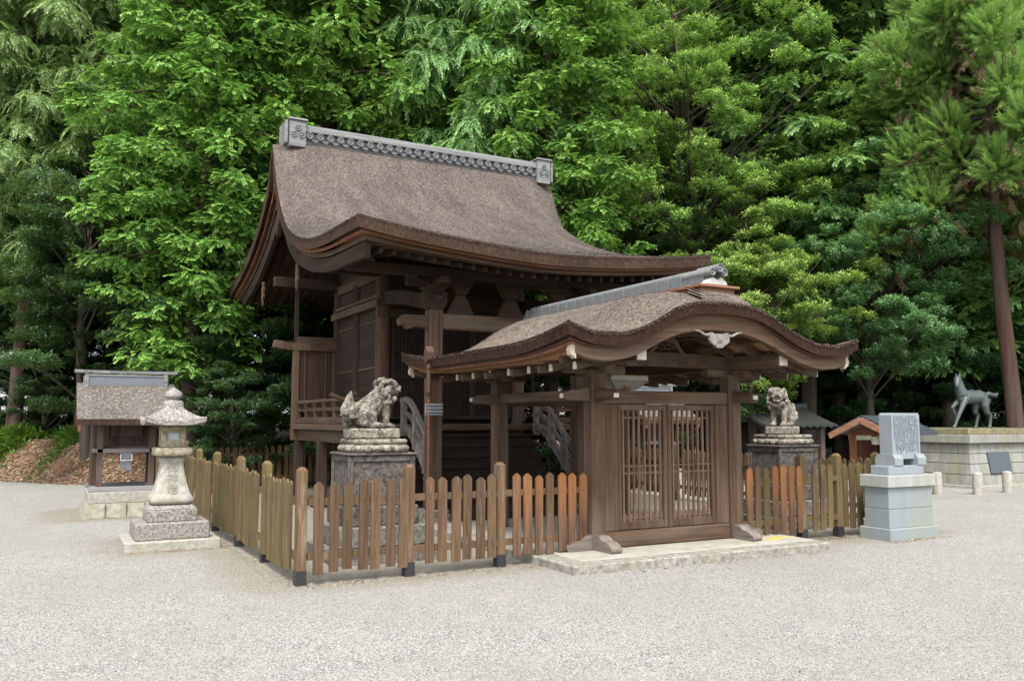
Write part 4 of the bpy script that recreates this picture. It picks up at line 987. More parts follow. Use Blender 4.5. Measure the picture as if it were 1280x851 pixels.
# ------------------------------------------------------------------ horse plinth, horse, bollards
px, py = 17.12, 4.43; PW, PD = 6.0, 3.6
pl = thing('masonry_plinth', 'large battered stone block plinth under the horse statue', 'plinth', (px+PW/2, py+PD/2, 0))
def batter(b, z0, z1, i0, i1): b.add([(px+i0, py+i0, z0), (px+PW-i0, py+i0, z0), (px+PW-i0, py+PD-i0, z0), (px+i0, py+PD-i0, z0), (px+i1, py+i1, z1), (px+PW-i1, py+i1, z1), (px+PW-i1, py+PD-i1, z1), (px+i1, py+PD-i1, z1)], [(0,3,2,1),(4,5,6,7),(0,1,5,4),(1,2,6,5),(2,3,7,6),(3,0,4,7)])
rows = [(.03,.30),(.30,.56),(.56,.80),(.80,1.05)]
b = MB(); batter(b, -.1, 1.05, -.02, .20); b.obj('core', PEDEST, pl)
for ri, (z0, z1) in enumerate(rows):
    b = MB(); ia, ib = .0+.17*z0, .0+.17*z1; off = .35*(ri % 2); gp = .006
    es = np.arange(-off, PW+.7, .72); 
    for e0, e1 in zip(es[:-1], es[1:]):
        a0, a1 = max(e0, 0)+gp, min(e1, PW)-gp
        if a1-a0 < .1: continue
        def q(u, i): return px+i+(PW-2*i)*u/PW
        b.add([(q(a0, ia), py+ia-.03, z0+gp), (q(a1, ia), py+ia-.03, z0+gp), (q(a1, ib), py+ib-.03, z1-gp), (q(a0, ib), py+ib-.03, z1-gp), (q(a0, ia), py+ia+.2, z0+gp), (q(a1, ia), py+ia+.2, z0+gp), (q(a1, ib), py+ib+.2, z1-gp), (q(a0, ib), py+ib+.2, z1-gp)], [(0,1,2,3),(7,6,5,4),(0,4,5,1),(1,5,6,2),(2,6,7,3),(3,7,4,0)])
    es = np.arange(-off, PD+.7, .66)
    for e0, e1 in zip(es[:-1], es[1:]):
        a0, a1 = max(e0, 0)+gp, min(e1, PD)-gp
        if a1-a0 < .1: continue
        def q(u, i): return py+i+(PD-2*i)*u/PD
        lo0 = -.028 if e0 <= 0 else 0
        b.add([(px+ia-.033, q(a0, ia)+lo0, z0+gp), (px+ia-.033, q(a1, ia), z0+gp), (px+ib-.033, q(a1, ib), z1-gp), (px+ib-.033, q(a0, ib)+lo0, z1-gp), (px+ia+.2, q(a0, ia)+lo0, z0+gp), (px+ia+.2, q(a1, ia), z0+gp), (px+ib+.2, q(a1, ib), z1-gp), (px+ib+.2, q(a0, ib)+lo0, z1-gp)], [(0,3,2,1),(4,5,6,7),(0,1,5,4),(1,2,6,5),(2,3,7,6),(3,0,4,7)])
    b.obj('stone_course', PLINTH, pl, .008)
b = MB(); b.box(px+.02, px+PW-.02, py+.02, py+PD-.02, 1.05, 1.25); b.obj('coping', PLINTH, pl, .012)
b = MB(); b.box(px+.14, px+PW-.14, py+.14, py+PD-.14, 1.25, 1.40); b.obj('top_course', stone('mossy_top_stone', (.22,.2,.11), (.1,.085,.05), None, .7, 0, 2, .25), pl, .012)
b = MB(); b.box(px-.25, px+PW, py-.28, py-.16, -.02, .07); b.box(px-.25, px-.13, py-.16, py+PD, -.02, .068); b.obj('kerb', GRANITE, pl, .01)
b = MB(); b.add([(17.85, 4.43+.03, .32),(18.70,4.43+.03,.32),(18.70,4.43+.11,.83),(17.85,4.43+.11,.83),(17.85,4.43+.2,.32),(18.70,4.43+.2,.32),(18.70,4.43+.2,.83),(17.85,4.43+.2,.83)], [(0,1,2,3),(7,6,5,4),(0,4,5,1),(1,5,6,2),(2,6,7,3),(3,7,4,0)])
for i in range(len(b.v)): b.v[i] = (b.v[i][0], b.v[i][1]-.045, b.v[i][2])
b.obj('dark_plaque', PLAQUE, pl, .008)

hx, hy = 18.6, 5.35
horse = thing('horse_statue', 'grey bronze horse statue stepping on the tall stone plinth', 'statue', (hx, hy, 1.40), None, None, R(168)); horse.scale = (.9, .9, .9)
m = MB()
# local: +x is forward
m.tube([(-.40,0,.87),(-.28,0,.89),(-.05,0,.87),(.2,0,.88),(.34,0,.92)], [.14,.2,.19,.2,.15], 14)
m.ell((-.36,0,.87), (.19,.17,.18)); m.ell((.30,0,.85), (.16,.155,.19))
m.tube([(.31,0,.94),(.38,0,1.10),(.42,0,1.27),(.45,0,1.38)], [.18,.145,.12,.10], 12)
hd = [(.44,.01,1.40),(.51,.05,1.36),(.57,.10,1.26),(.60,.13,1.18)]
m.tube(hd, [.1,.098,.074,.058], 12); m.ell((.60,.13,1.175), (.055,.047,.047)); m.ell((.50,.03,1.35), (.075,.065,.075))
for s in (-1, 1): m.tube([(.43,s*.05,1.45),(.435,s*.06,1.51),(.44,s*.055,1.56)], [.028,.024,.004], 8)
m.tube([(.39,0,1.45),(.34,0,1.30),(.27,0,1.14),(.2,0,1.05)], [.025,.035,.04,.03], 8)
def leg(pts, r): m.tube(pts, r, 10)
leg([(.28,.10,.84),(.43,.12,.62),(.56,.13,.41),(.67,.13,.2),(.73,.13,.07),(.78,.13,.02)], [.1,.075,.058,.044,.044,.055]); m.ell((.77,.13,.03), (.06,.05,.036))
leg([(.32,-.10,.80),(.47,-.12,.66),(.56,-.12,.58),(.50,-.12,.44),(.46,-.12,.36)], [.1,.075,.055,.044,.04]); m.ell((.45,-.12,.32), (.045,.042,.05))
leg([(-.38,.11,.82),(-.34,.13,.62),(-.40,.13,.44),(-.52,.13,.36),(-.50,.13,.18),(-.48,.13,.06),(-.45,.13,.02)], [.145,.11,.076,.058,.044,.044,.054]); m.ell((-.45,.13,.03), (.055,.045,.035))
leg([(-.38,-.11,.82),(-.26,-.13,.62),(-.24,-.13,.44),(-.34,-.13,.36),(-.28,-.13,.18),(-.25,-.13,.06),(-.22,-.13,.02)], [.145,.11,.076,.058,.044,.044,.054]); m.ell((-.22,-.13,.03), (.055,.045,.035))
m.tube([(-.50,0,.94),(-.62,0,.98),(-.76,0,.94),(-.86,.01,.93),(-.93,.02,1.0)], [.05,.07,.065,.075,.03], 8)
m.tube([(-.1,.0,1.03),(-.02,0,1.06),(.06,0,1.04)], [.03,.04,.03], 8)
ho = m.obj('horse_body', BRONZE, horse, world=False)
r = ho.modifiers.new('remesh', 'REMESH'); r.mode = 'VOXEL'; r.voxel_size = .014; r.use_smooth_shade = True
sm = ho.modifiers.new('smooth', 'SMOOTH'); sm.factor = .5; sm.iterations = 5

for i, (x, y) in enumerate(((15.6, 3.30), (16.66, 3.30), (14.95, 3.80))):
    p = MB(); p.lathe([(.105, -.1), (.1, .44), (.09, .465), (.04, .475)], (x, y, 0), 16)
    tag(p.obj('stone_bollard', GRANITE, None), ['short round stone bollard left of the plaque', 'short round stone bollard directly under the plaque', 'short stone bollard half hidden by the blue grey monument'][i], 'bollard', 'bollards in front of the horse plinth')

# ------------------------------------------------------------------ red kiosk and tiled pavilion
kx, ky, kw, kl = 12.6, 3.75, .80, 1.15
kio = thing('red_kiosk', 'small red timber kiosk with a slate coloured gable roof', 'kiosk', (kx+kl/2, ky, 0))
for y in (ky-.48, ky+.48):
    for x in (kx+.25, kx+kl-.2):
        b = MB(); b.box(x-.055, x+.055, y-.055, y+.055, 0, 1.40); b.obj('post', MW['redz'], kio, .006)
b = MB()
for x in np.arange(kx+.36, kx+kl-.25, .1): b.box(x-.03, x+.03, ky+.47, ky+.50, .2, 1.18); b.box(x-.03, x+.03, ky-.50, ky-.47, .2, 1.18)
for y in np.arange(ky-.4, ky+.42, .1): b.box(kx+kl-.21, kx+kl-.19, y-.03, y+.03, .2, 1.18)
b.box(kx+.25, kx+kl-.2, ky+.455, ky+.47, .2, 1.15)
b.obj('slatted_wall', wood('red_slat', (.05,.016,.011), (.13,.045,.032), 'z'), kio)
for s in (-1, 1):
    b = MB(); b.add([(kx-.06, ky, 1.70),(kx+kl+.1, ky, 1.70),(kx+kl+.1, ky+s*kw, 1.36),(kx-.06, ky+s*kw, 1.36),(kx-.06, ky, 1.63),(kx+kl+.1, ky, 1.63),(kx+kl+.1, ky+s*kw, 1.30),(kx-.06, ky+s*kw, 1.30)], [(0,1,2,3),(7,6,5,4),(0,4,5,1),(1,5,6,2),(2,6,7,3),(3,7,4,0)])
    ro = b.obj('roof', TILED, kio)
    b = MB()
    for q in range(5): f = (q+.5)/5; b.beam((kx-.06, ky+s*kw*f, 1.705-.34*f), (kx+kl+.1, ky+s*kw*f, 1.705-.34*f), .03, .022)
    b.obj('roof_seam', TILED, ro)
    b = MB(); b.beam((kx-.075, ky+s*.005, 1.60), (kx-.075, ky+s*(kw+.01), 1.265), .035, .12); b.obj('bargeboard', wood('orange_bargeboard', (.2,.08,.045), (.37,.19,.125), 'y'), ro)
b = MB(); b.prism([(ky-.6, 1.33), (ky+.6, 1.33), (ky, 1.58)], 'x', kx+.22, kx+.25); b.box(kx+.2, kx+.3, ky-.6, ky+.6, 1.28, 1.34); b.obj('gable_panel', MW['redy'], kio)
b = MB(); b.lathe([(.08,.0),(.1,.14),(.09,.16)], (kx+.3, ky-.06, 1.10), 14); b.obj('hanging_lamp', plain('cream_lamp', (.5,.47,.36), .5), kio)
# low tiled pavilion behind
tx, ty_, tw, tl = 14.7, 8.45, 1.15, 2.5
pav = thing('tiled_pavilion', 'low dark timber pavilion with an old grey tiled roof', 'pavilion', (tx, ty_, 0))
ang = R(-14)
X = tx+np.linspace(-tl/2, tl/2, 101); 
for s in (-1, 1):
    b = MB(); Y = ty_+s*np.linspace(0, tw, 14) if s > 0 else ty_-np.linspace(tw, 0, 14)
    GX, GY = np.meshgrid(X, Y, indexing='ij'); f = np.abs(GY-ty_)/tw
    Z = 1.93-.46*f**.9 + .05*np.abs(np.sin((GX-tx)*math.pi/.25)) - .018*((f*8) % 1); b.slab(X, Y, Z, Z-.07, 0, 0, 0); b.obj('roof', [plain('mossy_old_tile', (.024,.027,.022), .8, var=.7)], pav)
b = MB(); b.lathe([(.09, -tl/2-.05), (.09, tl/2+.05)], (tx, ty_, 1.97), 10, 'x'); b.box(tx-tl/2, tx+tl/2, ty_-.07, ty_+.07, 1.88, 1.97); b.obj('ridge_tile', TILED, pav)
for s in (-1, 1):
    b = MB()
    for q in (-1, 1): b.beam((tx+s*(tl/2-.05), ty_, 1.83), (tx+s*(tl/2-.05), ty_+q*tw, 1.38), .05, .15)
    b.obj('bargeboard', MW['darky'], pav)
    for y in (ty_-.8, ty_+.8):
        b = MB(); b.box(tx+s*1.0-.07, tx+s*1.0+.07, y-.07, y+.07, 0, 1.55); b.obj('post', MW['shrinez'], pav, .006)
b = MB(); b.box(tx-1.15, tx+1.15, ty_-.85, ty_-.75, 1.34, 1.46); b.box(tx-1.15, tx+1.15, ty_+.75, ty_+.85, 1.34, 1.46); b.obj('eave_beam', MW['darkx'], pav)
b = MB(); b.box(tx-1.0, tx+1.0, ty_+.78, ty_+.82, 0, 1.34); b.obj('back_wall', MW['darkx'], pav)
b = MB(); b.box(tx-.8, tx+.8, ty_-.4, ty_+.3, 0, .62); b.obj('stone_basin', PEDEST, pav, .03)

# ------------------------------------------------------------------ trees
def quad_mesh(name, Q, tone, mats, mi=None):
    N = len(Q); me = bpy.data.meshes.new(name)
    me.vertices.add(N*4); me.vertices.foreach_set('co', Q.reshape(-1).astype(np.float32))
    me.loops.add(N*4); me.loops.foreach_set('vertex_index', np.arange(N*4, dtype=np.int32))
    me.polygons.add(N); me.polygons.foreach_set('loop_start', np.arange(0, N*4, 4, dtype=np.int32))
    if mi is not None: me.polygons.foreach_set('material_index', mi.astype(np.int32))
    me.update(calc_edges=True)
    at = me.attributes.new('tone', 'FLOAT', 'FACE'); at.data.foreach_set('value', np.clip(tone, 0, 1).astype(np.float32))
    for m in mats: me.materials.append(m)
    return me
def unit(v): return v / (np.linalg.norm(v, axis=-1, keepdims=True) + 1e-9)
def kites(P, D, N, L, Wd, fold=.15):
    """leaf quads: base P, direction D, normal N, length L, width Wd"""
    D = unit(D); Sd = unit(np.cross(N, D)); Nn = np.cross(D, Sd); L = L[:,None]; Wd = Wd[:,None]
    m = P + D*L*.45 - Nn*L*fold*.3
    return np.stack([P, m + Sd*Wd/2, P + D*L - Nn*L*fold, m - Sd*Wd/2], 1)
def tpl_fan(g, n=9, ln=.5, w=.078, droop=.28):
    P, D, L, Wd, T = [], [], [], [], []
    for i in range(n):
        t = (i+.5)/n; base = np.array([t*ln, 0, -droop*ln*t*t]); dz = -droop*1.6*t
        for s in (-1, 1):
            a = R(48 - 12*t) * s; l = ln*.46*(1-.55*t)*g.uniform(.75, 1.15)
            d = np.array([math.cos(a), math.sin(a), dz + g.uniform(-.2, .12)])
            for k in range(2):
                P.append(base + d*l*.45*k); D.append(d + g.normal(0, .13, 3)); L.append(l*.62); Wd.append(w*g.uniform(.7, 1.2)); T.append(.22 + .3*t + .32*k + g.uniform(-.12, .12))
    P.append(np.array([ln*.8, 0, -droop*ln*.64])); D.append(np.array([1, 0, -droop*2])); L.append(ln*.3); Wd.append(w); T.append(.85)
    P, D, L, Wd = map(np.array, (P, D, L, Wd)); N = np.tile([0, 0, 1.], (len(P), 1)) + g.normal(0, .25, P.shape)
    return kites(P, D, N, L, Wd), np.array(T)
def tpl_rosette(g, n=14, l=.11, w=.05, spread=.16):
    P, D, L, Wd, T, N = [], [], [], [], [], []
    for i in range(n):
        a = i*2.4; up = i/n; e = R(-15 + 75*up)
        d = np.array([math.cos(e)*math.cos(a), math.cos(e)*math.sin(a), math.sin(e)])
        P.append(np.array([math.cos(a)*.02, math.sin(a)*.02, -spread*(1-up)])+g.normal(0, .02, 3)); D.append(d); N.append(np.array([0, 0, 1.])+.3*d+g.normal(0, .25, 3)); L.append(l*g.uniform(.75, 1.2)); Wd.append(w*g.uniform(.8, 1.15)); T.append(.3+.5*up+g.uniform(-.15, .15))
    return kites(np.array(P), np.array(D), np.array(N), np.array(L), np.array(Wd), .25), np.array(T)
def tpl_row(g, n=12, ln=.6, l=.085, w=.04):
    P, D, L, Wd, T, N = [], [], [], [], [], []
    for i in range(n):
        t = (i+.5)/n
        for s in (-1, 1):
            P.append(np.array([t*ln, 0, .12*ln*t*t])); D.append(np.array([.75, s*.8, g.uniform(-.15, .25)])); N.append(np.array([0, 0, 1.])+g.normal(0, .35, 3)); L.append(l*g.uniform(.8, 1.2)); Wd.append(w); T.append(g.uniform(.15, .8)+.15*t)
    return kites(np.array(P), np.array(D), np.array(N), np.array(L), np.array(Wd), .15), np.array(T)
def tpl_brush(g, n=56, ln=.5, l=.2, w=.017):
    t = g.uniform(0, 1, n); a = g.uniform(0, 2*math.pi, n)
    P = np.stack([t*ln, np.zeros(n), .28*ln*t*t], 1); D = np.stack([np.full(n, 1.15), .62*np.cos(a), .62*np.sin(a)+.25], 1)
    N = np.stack([np.zeros(n), -np.sin(a), np.cos(a)], 1)+g.normal(0, .2, (n, 3))
    return kites(P, D, N, l*g.uniform(.7, 1.15, n)*(1.1-.3*t), np.full(n, w), -.2), .25+.5*t+g.uniform(-.15, .2, n)
def place(tpls, P, X, U, Sc, g, jit=.0):
    """copies of random templates at P with x axis X, up hint U"""
    X = unit(X); Y = unit(np.cross(U, X)); Z = np.cross(X, Y); out, ton = [], []
    pick = g.integers(0, len(tpls), len(P))
    for k, (Q, T) in enumerate(tpls):
        i = np.where(pick == k)[0]
        if not len(i): continue
        M = np.stack([X[i], Y[i], Z[i]], 1) * Sc[i][:,None,None]        # rows are axes
        q = np.einsum('nvk,mkj->mnvj', Q, M) + P[i][:,None,None,:]
        out.append(q.reshape(-1, 4, 3)); ton.append((T[None] + g.normal(0, .09, (len(i), 1))).reshape(-1))
    return np.concatenate(out), np.concatenate(ton)

G = np.random.default_rng(11)
FANS = [tpl_fan(G) for _ in range(6)]; DROOPS = [tpl_fan(G, 11, .7, .055, .8) for _ in range(5)]
ROS = [tpl_rosette(G, 14, .09, .043, .16) for _ in range(5)]; ROSB = [tpl_rosette(G, 18, .105, .042, .17) for _ in range(5)]; ROWS = [tpl_row(G) for _ in range(4)]; BRUSH = [tpl_brush(G) for _ in range(4)]
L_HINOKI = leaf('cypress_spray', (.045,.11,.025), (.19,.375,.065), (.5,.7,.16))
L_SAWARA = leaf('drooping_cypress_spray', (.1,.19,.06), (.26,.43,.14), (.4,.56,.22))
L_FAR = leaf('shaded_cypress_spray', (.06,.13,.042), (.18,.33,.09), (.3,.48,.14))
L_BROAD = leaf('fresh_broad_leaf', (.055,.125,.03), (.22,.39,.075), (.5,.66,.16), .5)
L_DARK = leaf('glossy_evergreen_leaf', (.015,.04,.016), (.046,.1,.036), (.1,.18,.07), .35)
L_SHADE = leaf('shade_darkened_leaf', (.012,.03,.013), (.036,.08,.03), (.075,.14,.055), .35)  # evergreen leaf, colour darkened to stand in for shade low in the wood
L_SILVER = leaf('grey_green_leaf', (.045,.1,.042), (.12,.24,.085), (.25,.4,.17), .35)
L_SUGI = leaf('cedar_needle', (.12,.23,.06), (.29,.5,.11), (.45,.66,.19), .5)
L_DEAD = leaf('dead_cedar_needle', (.06,.035,.02), (.17,.105,.065), (.28,.19,.12), .8, .1)
L_GRASS = leaf('bamboo_grass_leaf', (.04,.11,.015), (.11,.25,.03), (.2,.36,.06), .35)

def trunk_mesh(name, h, r0, limbs, mat, lean=0, wob=.12, r1=.3):
    b = MB(); n = 14; zs = np.linspace(-.3, h, n); ph = random.random()*6
    def c(z): return np.array([lean*z + wob*math.sin(z*.5+ph), wob*math.cos(z*.37+ph*2), z])
    b.tube([c(z) for z in zs], [r0*(1.35 if z < .1 else 1)*(1-(1-r1)*max(z, 0)/h) for z in zs], 12)
    for (z, az, ln, up, dr) in limbs:
        p0 = c(z); d = np.array([math.cos(az), math.sin(az), 0])
        b.tube([p0+d*ln*t+np.array([0, 0, up*ln*t-dr*ln*t*t]) for t in np.linspace(0, 1, 6)], np.linspace(max(.03, r0*.22), .012, 6), 6)
    me = b.obj(name, mat).data; bpy.data.objects.remove(bpy.data.objects[name] if name in bpy.data.objects else None); return me, c
def conifer(seed, h, z0, Rm, nb, nf, tpls, size, mat, bark, droop=.35, r0=.28, tipup=.15, lean=0, inner=.12, pw=.42, pad=.38):
    g = np.random.default_rng(seed); P, X, U, Sc, limbs = [], [], [], [], []
    for i in range(nb):
        t = (i+g.uniform(0, 1))/nb; z = z0+(h-z0)*t; az = i*2.4+g.uniform(-.4, .4)
        ln = Rm*min(1., .35+2.2*t)*((1-t)**pw)*g.uniform(.7, 1.15)+.35
        if i % 3 == 0: limbs.append((z, az, ln*.9, tipup, droop))
        d = np.array([math.cos(az), math.sin(az), 0]); sd = np.array([-d[1], d[0], 0])
        # foliage pads: domed clusters along the limb, each shingled with small drooping fans
        npad = max(2, int(ln/.7)+1)
        for k in range(npad):
            u = inner+(1.02-inner)*(k+g.uniform(.35, .95))/npad; lat = g.normal(0, .22)*(.4+.5*ln/Rm)
            c0 = d*ln*u + sd*lat + np.array([0, 0, z+tipup*ln*u-droop*ln*u*u+g.normal(0, .16)])
            pr = pad*g.uniform(.65, 1.35)
            for q in range(max(4, int(nf*g.uniform(.7, 1.3)*(pr/pad)**1.5))):
                v = g.normal(0, 1, 3); v /= np.linalg.norm(v); v[2] = abs(v[2])*.95-.3; v = v+d*.25; v /= np.linalg.norm(v)
                P.append(c0+v*np.array([pr, pr, pr*.62])*g.uniform(.55, .95)); X.append(v*np.array([1, 1, .35])+np.array([0, 0, g.uniform(-.55, .05)])+g.normal(0, .2, 3)); U.append([v[0]*.6+g.normal(0, .25), v[1]*.6+g.normal(0, .25), 1]); Sc.append(size*g.uniform(.65, 1.3))
    P, X, U, Sc = map(np.array, (P, X, U, Sc)); tm, c = trunk_mesh('trunk_shape', h*.97, r0, limbs, bark, lean)
    P[:,0] += lean*P[:,2]
    Q, T = place(tpls, P, X, U, Sc, g); return quad_mesh('crown', Q, T, [mat]), tm
def broad(seed, h, z0, Rm, nr, tpls, size, mat, bark, r0=.2, flat=.6, layers=7, up=.55, upsweep=False, ncl=70, cl=.55):
    """branching crown: limbs from the trunk carry leaf clusters spread in an uneven, layered outline"""
    g = np.random.default_rng(seed); P, X, U, Sc, limbs = [], [], [], [], []
    zc = (z0+h)/2
    for i in range(ncl):
        while True:
            q = g.uniform(-1, 1, 3); rr = np.linalg.norm(q)
            if .3 < rr < 1: break
        lump = 1+.22*math.sin(q[0]*5+seed)+.2*math.sin(q[1]*6+seed*2)+.15*math.sin(q[2]*7)
        c0 = np.array([q[0]*Rm*lump, q[1]*Rm*lump, zc+q[2]*(h-z0)/2*lump])
        az = math.atan2(c0[1], c0[0]); r_ = math.hypot(c0[0], c0[1])
        if i % 2 == 0: limbs.append((max(z0*.7, c0[2]-r_*up*.85), az+g.normal(0, .2), r_*.8, up*1.25, up*.3/max(r_, .5)))
        m = int(nr/ncl*g.uniform(.6, 1.4)); cs = cl*g.uniform(.6, 1.35)
        for k in range(m):
            v = g.normal(0, 1, 3); v /= np.linalg.norm(v); v[2] = abs(v[2])*1.0-.25; v *= g.uniform(.55, 1.)
            P.append(c0+v*np.array([cs, cs, cs*flat]))
            o = np.array([math.cos(az), math.sin(az), 0])
            if upsweep: X.append(o*.8+np.array([v[0]*.7, v[1]*.7, .55+g.uniform(-.2, .3)])); U.append([g.normal(0, .3), g.normal(0, .3), 1])
            else: X.append(g.normal(0, 1, 3)*np.array([1, 1, .15])); U.append(np.array([v[0]*.7+o[0]*.3, v[1]*.7+o[1]*.3, .8+g.uniform(0, .3)]))
            Sc.append(size*g.uniform(.75, 1.25))
    P, X, U, Sc = map(np.array, (P, X, U, Sc)); tm, c = trunk_mesh('trunk_shape', h*.86, r0, limbs, bark, 0, .2)
    Q, T = place(tpls, P, X, U, Sc, g); return quad_mesh('crown', Q, T, [mat]), tm

PROTO = {
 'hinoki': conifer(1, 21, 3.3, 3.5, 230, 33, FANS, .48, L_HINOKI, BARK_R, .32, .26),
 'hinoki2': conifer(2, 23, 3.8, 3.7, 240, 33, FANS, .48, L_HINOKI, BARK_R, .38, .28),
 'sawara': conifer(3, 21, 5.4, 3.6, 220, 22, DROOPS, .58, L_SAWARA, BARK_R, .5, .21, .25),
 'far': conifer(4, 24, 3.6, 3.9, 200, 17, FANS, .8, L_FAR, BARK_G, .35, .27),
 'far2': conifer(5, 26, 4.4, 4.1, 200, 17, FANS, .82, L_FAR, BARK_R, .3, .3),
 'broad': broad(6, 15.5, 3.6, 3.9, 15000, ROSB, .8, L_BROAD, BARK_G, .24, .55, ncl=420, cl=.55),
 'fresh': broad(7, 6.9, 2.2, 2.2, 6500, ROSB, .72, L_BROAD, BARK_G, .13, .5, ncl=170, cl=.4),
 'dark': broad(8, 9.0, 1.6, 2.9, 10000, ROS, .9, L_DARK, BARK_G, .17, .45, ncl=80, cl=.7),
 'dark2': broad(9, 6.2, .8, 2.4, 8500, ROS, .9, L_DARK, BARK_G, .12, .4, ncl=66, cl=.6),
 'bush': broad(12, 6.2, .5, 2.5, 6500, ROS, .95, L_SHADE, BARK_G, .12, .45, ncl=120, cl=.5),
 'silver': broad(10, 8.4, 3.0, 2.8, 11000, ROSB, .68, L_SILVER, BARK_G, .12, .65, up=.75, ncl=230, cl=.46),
}
used = {}
def tree(kind, px, D, label, s=1.0, rz=None, group=None, name='tree', xy=None):
    x, y = ground_at(px, D) if xy is None else xy
    crown, trunk = PROTO[kind]; t = thing(name, label, 'tree', (x, y, float(ground_z(x, y))-.05), group)
    t.rotation_euler = (0, 0, random.uniform(0, 6.28) if rz is None else rz); t.scale = (s, s, s*random.uniform(.96, 1.05))
    for nm, me in (('trunk', trunk), ('crown', crown)):
        o = bpy.data.objects.new(nm, me); COL.objects.link(o); o.parent = t
    return t
FR = 'trees standing close behind the enclosure'
tree('hinoki', 243, 21.0, 'bright green cypress with hanging sprays left of the hall roof', .84, 2.0, FR, 'cypress_tree')
tree('sawara', 24, 25.5, 'tall leaning cypress with drooping pale sprays at the top left corner', 1.0, 1.0, FR, 'cypress_tree')
tree('dark', 110, 23.0, 'dark layered evergreen between the leaning trunk and the bright cypress', 1.05, .3, FR, 'evergreen_tree')
tree('dark', 190, 25.0, 'dark evergreen standing behind the small shrine with the grey ridge', 1.0, 2.2, FR, 'evergreen_tree')
tree('hinoki2', 395, 23.5, 'bright cypress rising above the left end of the hall ridge', 1.0, 4.0, FR, 'cypress_tree')
tree('hinoki', 505, 26.0, 'cypress rising behind the middle of the hall ridge', 1.08, 5.1, FR, 'cypress_tree')
tree('sawara', 600, 24.0, 'dull green drooping cypress behind the right half of the ridge', .95, 2.5, FR, 'cypress_tree')
tree('hinoki2', 690, 22.5, 'bright cypress with low sprays just right of the ridge end', .80, 3.3, FR, 'cypress_tree')
tree('broad', 862, 25.5, 'large yellow green broadleaf tree in the middle of the wood', 1.0, .0, FR, 'broadleaf_tree')
tree('dark', 765, 25.0, 'dark glossy evergreen between the ridge end and the large broadleaf tree', 1.0, 3.0, FR, 'evergreen_tree')
tree('fresh', 945, 22.5, 'fresh green young broadleaf tree directly above the gate roof', 1.0, 1.0, FR, 'broadleaf_tree')
tree('hinoki', 1055, 29.0, 'tall clumpy cypress behind the grey green tree', 1.1, .5, FR, 'cypress_tree')
tree('silver', 1100, 24.5, 'grey green tree with upswept twigs right of the gate roof', 1.08, .9, FR, 'evergreen_tree')
tree('dark2', 1015, 29.0, 'dark bushy evergreen behind the right guardian lion', 1.0, .2, FR, 'evergreen_tree')
tree('dark2', 1160, 30.0, 'dark bushy evergreen between the tablet and the horse statue', 1.05, 2.9, FR, 'evergreen_tree')
tree('dark2', 1235, 27.5, 'dark bushy evergreen directly behind the horse statue', 1.1, 4.4, FR, 'evergreen_tree')
tree('dark2', 380, 21.8, 'leafy evergreen shrub tree showing under the hall eave beside the side screen', .78, 5.0, FR, 'evergreen_tree')
tree('dark', 300, 21.5, 'dark evergreen behind the back fence left of the veranda', .85, 1.2, FR, 'evergreen_tree')
tree('dark2', 455, 21.5, 'dark evergreen hidden mostly by the left wall of the hall', .9, 1.7, FR, 'evergreen_tree')
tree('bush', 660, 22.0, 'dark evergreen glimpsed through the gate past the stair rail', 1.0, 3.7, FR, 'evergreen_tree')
tree('dark2', 830, 24.0, 'dark evergreen seen above the lattice doors under the gate roof', 1.0, .7, FR, 'evergreen_tree')
tree('dark', 905, 28.0, 'dark tall evergreen behind the fresh green young tree', 1.0, .1, FR, 'evergreen_tree')

# cedar at the right edge: needle tufts hanging in heavy masses, dead brown needles inside
def cedar():
    g = np.random.default_rng(21); P, X, U, Sc = [], [], [], []; Pd, Xd, Ud, Sd_ = [], [], [], []; limbs = []
    for i in range(60):
        t = (i+g.uniform(0, 1))/60; z = 7.2+9.5*t; az = i*2.4+g.uniform(-.5, .5); ln = 3.1*(1-t)**.5*g.uniform(.65, 1.1)+.4
        limbs.append((z+.5, az, ln, -.1, .25)); d = np.array([math.cos(az), math.sin(az), 0]); sdv = np.array([-d[1], d[0], 0])
        for k in range(max(2, int(ln/.5))):
            u = .45+.6*(k+.5)/max(2, int(ln/.5)); c0 = d*ln*u+np.array([0, 0, z+.4-.35*ln*u*u-.1*ln*u])+sdv*g.normal(0, .35)
            for j in range(64):
                v = g.normal(0, 1, 3); v /= np.linalg.norm(v); p = c0+v*np.array([.36, .36, .42])*g.uniform(.6, 1)
                P.append(p); X.append(v+d*.55+np.array([0, 0, .35])); U.append([0.1, 0, 1]); Sc.append(g.uniform(.5, .95))
            for j in range(5):
                v = g.normal(0, 1, 3); p = c0-d*.28+v*.2-np.array([0, 0, .38]); Pd.append(p); Xd.append(v*.6-np.array([0, 0, .8])+d*.3); Ud.append([1, .2, .1]); Sd_.append(g.uniform(.7, 1.1))
    Q, T = place(BRUSH, *map(np.array, (P, X, U, Sc)), g); Qd, Td = place(BRUSH, *map(np.array, (Pd, Xd, Ud, Sd_)), g)
    tm, _ = trunk_mesh('trunk_shape', 17, .22, limbs, BARK_R, -.028, .05, .35)
    Q[..., 0] -= .028*Q[..., 2]; Qd[..., 0] -= .028*Qd[..., 2]
    x, y = ground_at(1268, 22.5)
    t = thing('cedar_tree', 'tall cedar with brown trunk and hanging needle tufts at the right edge', 'tree', (x, y, -.05), FR)
    t.rotation_euler = (0, 0, -YAW)
    for nm, me in (('trunk', tm), ('crown', quad_mesh('crown', Q, T, [L_SUGI])), ('dead_foliage', quad_mesh('dead_foliage', Qd, Td, [L_DEAD]))):
        o = bpy.data.objects.new(nm, me); COL.objects.link(o); o.parent = t
cedar()
